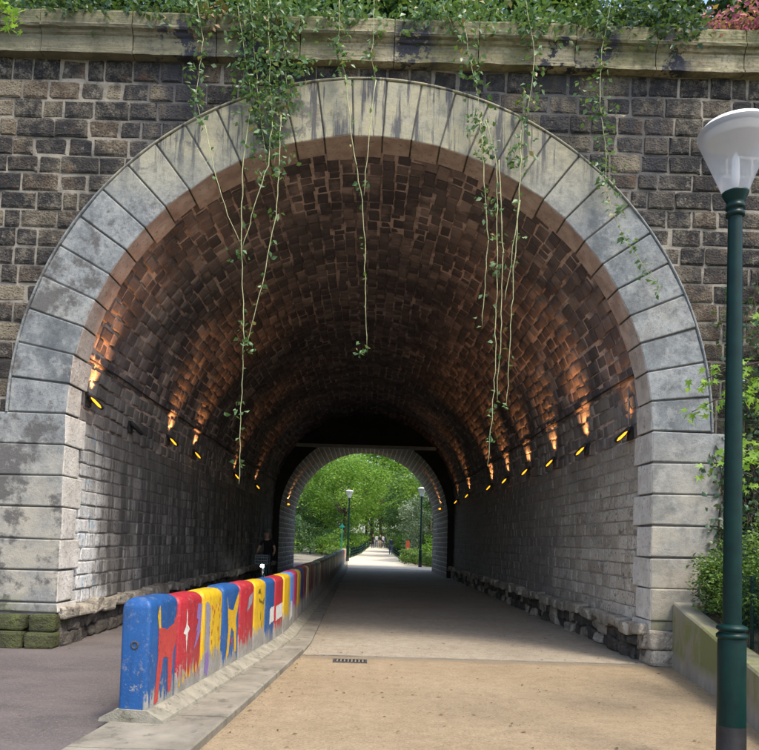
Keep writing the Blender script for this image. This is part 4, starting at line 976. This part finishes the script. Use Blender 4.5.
# plants on top of the wall
def top_plant(x0, x1, label, mat, n, zc=.18, size=.1, name='creeper_clump', cat='plant', hang_=.25, up=.4, y0=10.0):
    t = empty(name, ((x0+x1)/2, y0, CZ1)); tag(t, label, cat, 'plants on top of the wall')
    k = n//14; C = np.stack([rng.uniform(x0-(x0+x1)/2, x1-(x0+x1)/2, k), rng.uniform(-.25, .5, k), rng.uniform(-.05, zc*2, k)], 1)
    C[:, 2] = np.where(C[:, 1] < -.12, C[:, 2]-rng.uniform(0, hang_, k), C[:, 2])
    P = np.repeat(C, 14, 0)+rng.normal(0, .09, (k*14, 3))
    tag(mobj('leaves', leaf_mesh('leaves', P, size, M[mat], rng, up, .3, .6), t), kind='stuff')
    mb = MB()
    for c in C[::4]: mb.tube([(c[0]*.9, .3, -.1), (c[0]*.97, .15, .1), tuple(c)], [.012, .009, .004], 4, cap=False)
    tag(mb.build('stems', M['wood'], t), kind='stuff')
TPL = [(-5.6, -4.2, 'dark ivy clump on the wall top at the far end of the lane side', 'leaf_dark', 900), (-4.2, -2.9, 'dark ivy clump on the wall top next to the fresh maple leaves', 'leaf_dark', 700), (-2.9, -2.0, 'mixed creeper clump on the wall top over the first black stain', 'leaf_vine', 600),
       (-1.9, -.7, 'bushy ivy clump on the wall top feeding the dense curtain', 'leaf_vine', 1300), (-.7, .5, 'thin creeper clump on the wall top above the keystone', 'leaf_vine', 500), (.5, 1.7, 'bushy creeper clump on the wall top right of the keystone', 'leaf_vine', 1100),
       (1.7, 2.9, 'creeper clump on the wall top over the ring-crossing vine', 'leaf_vine', 900), (2.9, 3.7, 'leafy clump on the wall top over the trailing creeper', 'leaf_dark', 700), (3.7, 4.6, 'blue-green leafy bush spilling over the wall top', 'leaf_dark', 1500), (5.6, 7.2, 'dark ivy clump on the wall top past the magenta flowers', 'leaf_dark', 900)]
for a, b, lab, m_, n in TPL: top_plant(a, b, lab, m_, n)
top_plant(4.75, 5.6, 'magenta and rust coloured flowering shrub on the wall top', 'flower', 900, size=.08, hang_=.05)
top_plant(-2.35, -1.95, 'bunch of pale dry leaves hanging over the cornice beside the dense ivy', 'dry', 240, hang_=.2, zc=.1)
top_plant(-8, -5.6, 'ivy clump on the wall top beyond the lane', 'leaf_dark', 900)
for i_, x in enumerate(np.arange(-9, 9.5, 1.5)):
    t = empty('hedge_bush', (float(x), 11.0+.2*(i_ % 2), CZ1-.1)); tag(t, 'dark evergreen hedge bush behind the plants along the wall top', 'hedge', 'hedge bushes behind the wall top')
    C, P, sh = clumps(rng, 110, 46, (0, 0, .9), (1.05, .45, 1.05), .25, .15); P[:, 2] = np.maximum(P[:, 2], 0)
    tag(mobj('leaves', leaf_mesh('leaves', P, .15, M['leaf_deep'], rng, .35, .2, .6, sh), t), kind='stuff')
    mb = MB(); limbs(mb, (0, 0, 0), C[::5], .02, rng); mb.build('branches', M['wood'], t)
# ivy on the wall behind the lamp
t = empty('wall_ivy', (5.5, 9.9, .6)); tag(t, 'dark green ivy climbing the stone wall behind the street lamp', 'vine')
Pi = []; mbs = MB()
for k in range(70):
    x = rng.uniform(5.0, 7.2)-5.5; z = 0.; q = [(x, -.02, 0)]; H_ = rng.uniform(2.2, 5.2) if x > -.2 else rng.uniform(.8, 3.2)
    while z < H_:
        z += .16; x += rng.normal(0, .05); q.append((x, -.03+rng.normal(0, .01), z)); k_ = rng.integers(1, 8); Pi.append(np.array(q[-1])+rng.normal(0, 1, (k_, 3))*[.11, .03, .09])
    mbs.tube(q, np.linspace(.012, .005, len(q)), 5, cap=False)
mbs.build('stem', M['wood'], t); tag(mobj('leaves', leaf_mesh('leaves', np.concatenate(Pi), .085, M['leaf_dark'], rng, .15, .5, .75), t), kind='stuff')
# shrubs behind the low wall
def near_shrub(x, y, z, rx, ry, rz, label, mat, n_cl, per, leaf):
    t = empty('shrub', (x, y, z)); tag(t, label, 'shrub', 'shrubs behind the low wall')
    C, P, sh = clumps(rng, n_cl, per, (0, 0, rz*.95), (rx, ry, rz), .2, .35)
    P[:, 2] = np.maximum(P[:, 2], .03)
    tag(mobj('leaves', leaf_mesh('leaves', P, leaf, M[mat], rng, .5, .2, .5, sh), t), kind='stuff')
    mb = MB(); limbs(mb, (0, 0, 0), C[::3], .012, rng); mb.build('branches', M['wood'], t)
near_shrub(4.95, 9.3, .75, .5, .4, .5, 'small dark leafy shrub in the corner by the arch jamb', 'leaf_dark', 70, 34, .065)
near_shrub(4.62, 9.2, .8, .34, .45, .42, 'small fresh green shrub filling the corner over the wall end', 'leaf_bush', 90, 40, .05)
near_shrub(4.6, 8.6, .66, .36, .4, .4, 'leafy green shrub leaning over the low wall top', 'leaf_bush', 90, 40, .05)
near_shrub(5.0, 8.5, .68, .55, .6, .62, 'fine-leaved light green shrub behind the lamp post', 'leaf_bush', 150, 44, .055)
near_shrub(5.75, 9.1, .7, .75, .6, .95, 'tall light green shrub against the ivy wall', 'leaf_bush', 170, 44, .06)
near_shrub(4.75, 7.6, .52, .45, .5, .5, 'low green shrub pressing on the wire fence', 'leaf_bush', 110, 40, .05)
near_shrub(5.4, 7.1, .55, .7, .6, .72, 'broad light green shrub outside the lamp side fence', 'leaf_bush', 150, 40, .055)

# maple saplings whose branches reach into view
MAP = []
for k, (ang, ln) in enumerate([(-90, .35), (-62, .5), (-30, .42), (-8, .75), (0, .38), (8, .75), (30, .42), (62, .5), (90, .35)]): pass
star = [(0, 0)]
for a, l in ((-115, .3), (-80, .42), (-62, .26), (-42, .72), (-22, .38), (0, 1.), (22, .38), (42, .72), (62, .26), (80, .42), (115, .3)): star.append((l*math.sin(R(a)), l*math.cos(R(a))))
star = np.array(star)
def maple_leaves(P, L, r):
    V = []; F = []; RR = []
    for p in P:
        d = unit(r.normal(size=3)*[1, .5, .5]-[0, 0, .35]); n = unit(r.normal(size=3)*.4+[0, -.85, .55]); n = unit(n-n.dot(d)*d); s = np.cross(d, n); l = L*r.uniform(.7, 1.2); b = len(V)
        for (u, w_) in star: V.append(p+l*(s*u*.8+d*w_)+n*l*(.12*abs(u)-.1*w_*w_))
        F += [(b, b+i, b+i+1) for i in range(1, len(star)-1)]; RR += [r.random()]*len(star)
    return np.array(V), np.array(F), RR
def maple(base, trunk_top, twigs, label):
    t = empty('maple_tree', base); tag(t, label, 'tree'); b = Vector(base); mb = MB(); P = []
    tt = Vector(trunk_top)-b; mb.tube([(0, 0, -.05), tt*.5+Vector((.05, .03, 0)), tt], [.05, .04, .02], 8)
    for tw in twigs:
        pts = [Vector(p)-b for p in tw]; root = tt*min(.95, max(.25, (pts[0].z/max(tt.z, .1))*.85)); q = [root]+pts; mb.tube(q, np.linspace(.014, .004, len(q)), 5)
        dens = 24
        for a, c in zip(pts[:-1], pts[1:]):
            n = max(2, int((c-a).length*dens*2))
            for k in range(n): P.append(np.array(a.lerp(c, rng.random()))+rng.normal(0, .055, 3))
        for k in range(5): P.append(np.array(pts[-1])+rng.normal(0, .05, 3))
    sg = 1 if base[0] > 0 else -1
    for k in range(26):
        r0 = tt*rng.uniform(.45, 1.); e = r0+Vector((sg*rng.uniform(-.1, .9), rng.uniform(-.25, .9), rng.uniform(.1, .6))); mb.tube([r0, r0.lerp(e, .5)+Vector((0, 0, .05)), e], [.012, .008, .003], 5)
        for j in range(22): P.append(np.array(r0.lerp(e, rng.uniform(.3, 1.05)))+rng.normal(0, .07, 3))
    mb.build('trunk', M['wood'], t, True)
    V, F, RR = maple_leaves(P, .085, rng); tag(mobj('leaves', mesh('leaves', V, F, M['leaf_maple'], rnd=RR), t), kind='stuff')
def tw(Y, *pp): return [tuple(px(a, b, Y=Y+.05*i)) for i, (a, b) in enumerate(pp)]
maple((4.5, 6.9, .45), (4.3, 6.6, 3.4), [tw(6.1, (800, 350), (760, 362), (725, 370), (700, 382)), tw(6.2, (790, 380), (745, 395), (715, 400), (692, 412)), tw(6.0, (800, 400), (765, 405), (748, 400)), tw(6.15, (800, 440), (765, 445), (735, 455), (710, 470)), tw(6.0, (800, 460), (770, 458), (745, 465)), tw(6.2, (800, 370), (770, 372), (752, 378)), tw(6.3, (790, 448), (750, 440), (730, 446)), tw(6.1, (800, 300), (775, 310), (762, 320)), tw(6.2, (800, 475), (770, 478), (752, 482))], 'slender maple sapling with fresh yellow-green leaves reaching across the lamp post')
maple((-5.2, 5.3, 0), (-4.6, 5.2, 5.6), [tw(5.2, (-70, 0), (-30, 8), (0, 12), (16, 18)), tw(5.25, (-60, 20), (-20, 22), (8, 26)), tw(5.2, (-60, -20), (-20, -5), (6, 4))], 'maple with bright lime leaves poking in beside the cornice')

# ------------------------------------------------------------------ leaf litter and pebbles
n = 3200; P = np.stack([rng.uniform(-1.0, 4.0, n), rng.uniform(3.5, 13., n), np.full(n, .006)], 1)
yk = rng.uniform(3, 22, 900); P = np.concatenate([P, np.stack([np.array([kx(q) for q in yk])+np.abs(rng.normal(0, .12, 900)), yk, np.full(900, .006)], 1), np.stack([3.95-np.abs(rng.normal(0, .14, 500)), rng.uniform(10, 24, 500), np.full(500, .006)], 1), np.stack([rng.uniform(-6, -1.95, 1500), rng.uniform(4, 16, 1500), np.full(1500, .006)], 1)])
V = []; F = []; RR = []
for p in P:
    a = rng.uniform(0, 6.28); l = rng.uniform(.004, .011) if rng.random() < .93 else rng.uniform(.014, .03); b = len(V); rr = rng.random()
    c, s = math.cos(a), math.sin(a)
    for (u, w_, z) in ((-1, 0, 0), (0, -.45, .25), (1, 0, .1), (0, .45, .3)): V.append((p[0]+l*(u*c-w_*s), p[1]+l*(u*s+w_*c), p[2]+l*z)); RR.append(rr)
    F.append((b, b+1, b+2, b+3))
tag(mobj('leaf_litter', mesh('leaf_litter', V, F, M['dry'], rnd=RR)), 'tiny dry leaf bits scattered on the sand path', 'litter', kind='stuff')

# ------------------------------------------------------------------ people
def skin_mesh(name, nodes, edges, rootname):
    idx = {k: i for i, k in enumerate(nodes)}
    me = bpy.data.meshes.new(name); me.from_pydata([nodes[k][0] for k in nodes], [(idx[a], idx[b]) for a, b in edges], [])
    o = bpy.data.objects.new(name, me); COL.objects.link(o); md = o.modifiers.new('Skin', 'SKIN'); md.use_smooth_shade = True
    sv = me.skin_vertices[0].data
    for k, i in idx.items():
        r_ = nodes[k][1]; sv[i].radius = r_ if isinstance(r_, tuple) else (r_, r_); sv[i].use_root = (k == rootname)
    s2 = o.modifiers.new('Sub', 'SUBSURF'); s2.levels = 1; s2.render_levels = 1
    dg = bpy.context.evaluated_depsgraph_get(); dg.update(); r = bpy.data.meshes.new_from_object(o.evaluated_get(dg)); bpy.data.objects.remove(o); r.name = name
    return r
PM = {k: m_simple('cloth_'+k, tuple(v*.8 for v in c), c, 8, .1, .9, obj=True) for k, c in dict(black=(.015, .015, .018), navy=(.02, .03, .06), white=(.6, .6, .58), grey=(.15, .15, .16), tan=(.3, .22, .14), red=(.25, .03, .03), denim=(.06, .09, .16)).items()}
PM['skin'] = m_simple('skin', (.42, .25, .17), (.5, .31, .22), 9, 0, .6); PM['hair'] = m_simple('hair', (.02, .013, .01), (.04, .026, .018), 30, .3, .7)
FING = [('i', .028, .045), ('m', .01, .05), ('r', -.01, .047), ('p', -.028, .038)]
def body(pose):
    N = dict(pel=((0, 0, .93), (.14, .1)), ab=((0, .0, 1.1), (.13, .09)), ch=((0, 0, 1.3), (.16, .11)), nk0=((0, .0, 1.44), (.08, .07)), nk=((0, -.01, 1.5), .05), hd=((0, -.02, 1.6), (.075, .09)), hd2=((0, -.015, 1.68), (.075, .09)), hd3=((0, -.01, 1.74), (.05, .06)))
    E_ = [('pel', 'ab'), ('ab', 'ch'), ('ch', 'nk0'), ('nk0', 'nk'), ('nk', 'hd'), ('hd', 'hd2'), ('hd2', 'hd3')]
    for s, k in ((1, 'R'), (-1, 'L')):
        N.update({'sh'+k: ((s*.17, 0, 1.4), .06), 'el'+k: ((s*.23, .03, 1.12), .042), 'wr'+k: ((s*.24, -.06, .88), .028), 'ha'+k: ((s*.24, -.08, .81), (.035, .022)),
                  'hp'+k: ((s*.1, 0, .86), .095), 'kn'+k: ((s*.11, -.02, .48), .062), 'an'+k: ((s*.11, .02, .09), .045), 'to'+k: ((s*.12, -.15, .04), .04)})
        E_ += [('nk0', 'sh'+k), ('sh'+k, 'el'+k), ('el'+k, 'wr'+k), ('wr'+k, 'ha'+k), ('pel', 'hp'+k), ('hp'+k, 'kn'+k), ('kn'+k, 'an'+k), ('an'+k, 'to'+k)]
        for nm, off, ln in FING: pass
    for k, v_ in pose.items(): N[k] = (v_, N[k][1])
    for s, k in ((1, 'R'), (-1, 'L')):   # fingers curl from the hand, thumb leaves its side
        h = np.array(N['ha'+k][0]); w_ = np.array(N['wr'+k][0]); d = unit(h-w_); side = unit(np.cross(d, [s, 0.2, 0])); pal = np.cross(side, d)
        for nm, off, ln in FING:
            b = h+d*.035+side*off; N['f1'+nm+k] = (tuple(b), .0095); m_ = b+d*ln*.6+pal*.008; N['f2'+nm+k] = (tuple(m_), .0085); N['f3'+nm+k] = (tuple(m_+d*ln*.3+pal*.03), .0075)
            E_ += [('ha'+k, 'f1'+nm+k), ('f1'+nm+k, 'f2'+nm+k), ('f2'+nm+k, 'f3'+nm+k)]
        b = h+side*.035; N['t1'+k] = (tuple(b), .011); N['t2'+k] = (tuple(b+side*.02+d*.035), .009); E_ += [('ha'+k, 't1'+k), ('t1'+k, 't2'+k)]
    return N, E_
def person(name, loc, rz, pose, shirt, trousers, label, cat='person', group=None, sleeve=1.0, sc=1., hairlong=False, zoff=0.):
    N, E_ = body(pose); me = skin_mesh('body', N, E_, 'pel')
    zs_ = {k: np.array(N[k][0]) for k in N}
    for m_ in (PM[shirt], PM[trousers], PM['skin'], PM['hair'], PM['black']): me.materials.append(m_)
    keys = list(N); kp = np.array([N[k][0] for k in keys])
    segs = [(np.array(N[a][0]), np.array(N[b][0]), a, b) for a, b in E_]
    for p in me.polygons:
        c = np.array(p.center); best = None
        for a, b, ka, kb in segs:
            t_ = np.clip(np.dot(c-a, b-a)/max(np.dot(b-a, b-a), 1e-9), 0, 1); d_ = np.linalg.norm(c-a-t_*(b-a))
            if best is None or d_ < best[0]: best = (d_, ka, kb, t_)
        ka, kb, t_ = best[1:]
        if ka[:2] in ('nk',) and ka == 'nk' or ka in ('hd', 'hd2'):
            hd = np.array(N['hd2'][0]); m_ = 3 if (c[1] > hd[1]+.015 or c[2] > hd[2]+.035) else 2
        elif ka == 'nk0' and kb == 'nk': m_ = 2
        elif ka[:2] in ('wr', 'ha', 'f1', 'f2', 't1'): m_ = 2
        elif ka[:2] == 'el': m_ = 2 if sleeve < 1 else 0
        elif ka[:2] == 'sh': m_ = 0 if t_ < max(sleeve, .5) else 2
        elif ka[:2] in ('hp', 'kn') or kb[:2] == 'hp': m_ = 1
        elif ka[:2] == 'an': m_ = 4
        elif ka == 'pel': m_ = 0 if t_ > .35 else 1
        else: m_ = 0
        p.material_index = m_; p.use_smooth = True
    t = empty(name, loc, rz); t.scale = (sc, sc, sc); tag(t, label, cat, group); mobj('body', me, t, loc=(0, 0, zoff))
    # nose, ears, eyes
    h = np.array(N['hd2'][0]); mb = MB(); mb.tube([h+[0, -.085, -.01], h+[0, -.118, -.05], h+[0, -.09, -.062]], [.009, .015, .008], 6); mb.build('nose', PM['skin'], t, True, loc=(0, 0, zoff))
    for s in (-1, 1):
        mb = MB(); mb.tube([h+[s*.078, .0, .01], h+[s*.09, .012, -.02], h+[s*.078, .0, -.05]], [.008, .014, .008], 6); mb.build('ear', PM['skin'], t, True, loc=(0, 0, zoff))
        mb = MB(); mb.tube([h+[s*.03-.01, -.088, -.005], h+[s*.03+.01, -.088, -.005]], .008, 6); mb.build('eye', PM['black'], t, True, loc=(0, 0, zoff))
    mb = MB(); mb.tube([h+[-.024, -.09, -.085], h+[0, -.096, -.087], h+[.024, -.09, -.085]], .006, 6); mb.build('mouth', PM['red'], t, True, loc=(0, 0, zoff))
    return t
walk = dict(knR=(.1, -.2, .52), anR=(.1, -.22, .1), toR=(.1, -.38, .06), knL=(-.1, .06, .48), anL=(-.1, .3, .16), toL=(-.1, .2, .05), elR=(.22, .12, 1.14), wrR=(.23, .1, .9), haR=(.23, .06, .84), elL=(-.22, -.06, 1.13), wrL=(-.22, -.22, .94), haL=(-.22, -.27, .89))
xw = (391-366)/729*72+.14
person('person', (xw, 72, gz(72)), R(180), walk, 'navy', 'denim', 'person in dark top and jeans walking alone on the far path', 'person', 'walkers on the far path')
for i_, (pxx, yy, sh_, tr_, fl) in enumerate([(373, 92, 'black', 'black', 0), (376.5, 94, 'white', 'grey', 1), (380, 91, 'black', 'tan', 0), (383, 93.5, 'white', 'navy', 1), (386, 92, 'navy', 'black', 0)]):
    person('person', ((pxx-366)/729*yy+.14, yy, gz(yy)), R(180*fl+i_*9), walk if i_ % 2 else {}, sh_, tr_, f"far walker in {sh_} top and {tr_} trousers in the group down the path", 'person', 'walkers on the far path')
person('person', ((302-366)/729*88, 88, gz(88)), R(10), walk, 'red', 'black', 'person in dark red top on the far asphalt lane', 'person')

# ------------------------------------------------------------------ cyclist
bx_, by_ = -3.12, 24.0
bi = empty('bicycle', (bx_, by_, 0), R(-4)); tag(bi, 'dark city bicycle with grey front crate and lit headlight in the tunnel shade', 'bicycle')
def ring(mb, c, rad, tr, n=32, m=6):
    pts = [(c[0], c[1]+rad*math.cos(2*math.pi*k/n), c[2]+rad*math.sin(2*math.pi*k/n)) for k in range(n+1)]; mb.tube(pts, tr, m, cap=False)
for yy in (-.52, .52):
    w_ = MB(); ring(w_, (0, yy, .34), .325, .02); wo = w_.build('wheel', M['cable'], bi, True)
    r2 = MB(); ring(r2, (0, yy, .34), .3, .01); r2.build('rim', M['cap'], wo, True)
    sp = MB()
    for k in range(16): a = k*math.pi/8; sp.tube([(0, yy, .34), (0, yy+.3*math.cos(a), .34+.3*math.sin(a))], .0025, 3, cap=False)
    sp.build('spokes', M['cap'], wo)
mb = MB()
for a, b in (((0, -.38, .78), (0, .02, .3)), ((0, -.38, .72), (0, .18, .62)), ((0, .02, .3), (0, .22, .8)), ((0, .02, .3), (0, .52, .34)), ((0, .2, .68), (0, .52, .34))): mb.tube([a, b], .018, 8)
mb.build('frame', M['teal'], bi, True)
mb = MB(); mb.tube([(0, -.36, .95), (0, -.4, .72)], .018, 8)
for s in (-1, 1): mb.tube([(0, -.4, .72), (s*.05, -.42, .66), (s*.05, -.52, .34)], .012, 6)
mb.build('fork', M['black'], bi, True)
mb = MB(); mb.tube([(-.3, -.2, 1.02), (-.22, -.3, 1.05), (0, -.36, 1.0), (.22, -.3, 1.05), (.3, -.2, 1.02)], .014, 8); mb.build('handlebar', M['black'], bi, True)
mb = MB(); mb.tube([(0, .22, .78), (0, .24, .9)], .014, 6); mb.box((0, .27, .93), (.16, .26, .06)); mb.build('saddle', M['black'], bi)
mb = MB(); mb.tube([(-.12, .02, .3), (.12, .02, .3)], .015, 6); mb.tube([(.1, .02, .3), (.1, -.1, .18)], .01, 6); mb.tube([(-.1, .02, .3), (-.1, .14, .42)], .01, 6); mb.box((.15, -.1, .18), (.09, .06, .02)); mb.box((-.15, .14, .42), (.09, .06, .02)); mb.build('crank', M['black'], bi)
cr = MB()
for z in (.74, .84, .93, 1.0):
    for (c, d_) in (((0, -.73, z), (.42, .02, .035)), ((0, -.41, z), (.42, .02, .035)), ((-.2, -.57, z), (.02, .32, .035)), ((.2, -.57, z), (.02, .32, .035))): cr.box(c, d_)
for sx in (-.2, 0, .2): cr.box((sx, -.735, .87), (.03, .015, .29)); cr.box((sx, -.405, .87), (.03, .015, .29))
cr.box((0, -.57, .725), (.4, .32, .015)); cr.build('crate', m_simple('grey_plastic', (.14, .17, .19), (.18, .22, .24), 5, .05, .5), bi)
hl = MB(); hl.lathe([(0, .03), (.03, .03), (.045, 0), (.04, -.004)], 14); h_ = hl.build('headlight', M['black'], bi, True); h_.location = (0, -.56, .66); h_.rotation_euler = (R(-90), 0, 0)
hl = MB(); hl.lathe([(.055, 0), (.04, .018), (0, .024)], 14); le = hl.build('headlight_lens', m_emit('white_lens', (.95, .97, 1), 40.), bi, True); le.location = (0, -.575, .66); le.rotation_euler = (R(90), 0, 0)
l = bpy.data.lights.new('headlight_beam', 'SPOT'); l.energy = 8; l.spot_size = R(70); l.spot_blend = .7; o = bpy.data.objects.new('headlight_beam', l); link(o, bi); o.location = (0, -.62, .66); o.rotation_euler = (R(80), 0, R(180))
ride = dict(pel=(0, .26, 1.0), ab=(0, .2, 1.16), ch=(0, .12, 1.36), nk0=(0, .08, 1.48), nk=(0, .06, 1.54), hd=(0, .03, 1.63), hd2=(0, .035, 1.71), hd3=(0, .04, 1.77),
            shR=(.17, .09, 1.45), shL=(-.17, .09, 1.45), elR=(.27, .04, 1.2), elL=(-.27, .04, 1.2), wrR=(.28, -.13, 1.06), wrL=(-.28, -.13, 1.06), haR=(.27, -.2, 1.045), haL=(-.27, -.2, 1.045),
            hpR=(.1, .24, .96), hpL=(-.1, .24, .96), knR=(.12, -.12, .7), knL=(-.12, -.14, .88), anR=(.14, -.06, .28), anL=(-.14, .12, .52), toR=(.15, -.2, .22), toL=(-.15, -.02, .46))
person('person', (bx_, by_, 0), R(-4), ride, 'black', 'black', 'cyclist in black short-sleeved top riding through the dark tunnel', 'person', sleeve=.6)
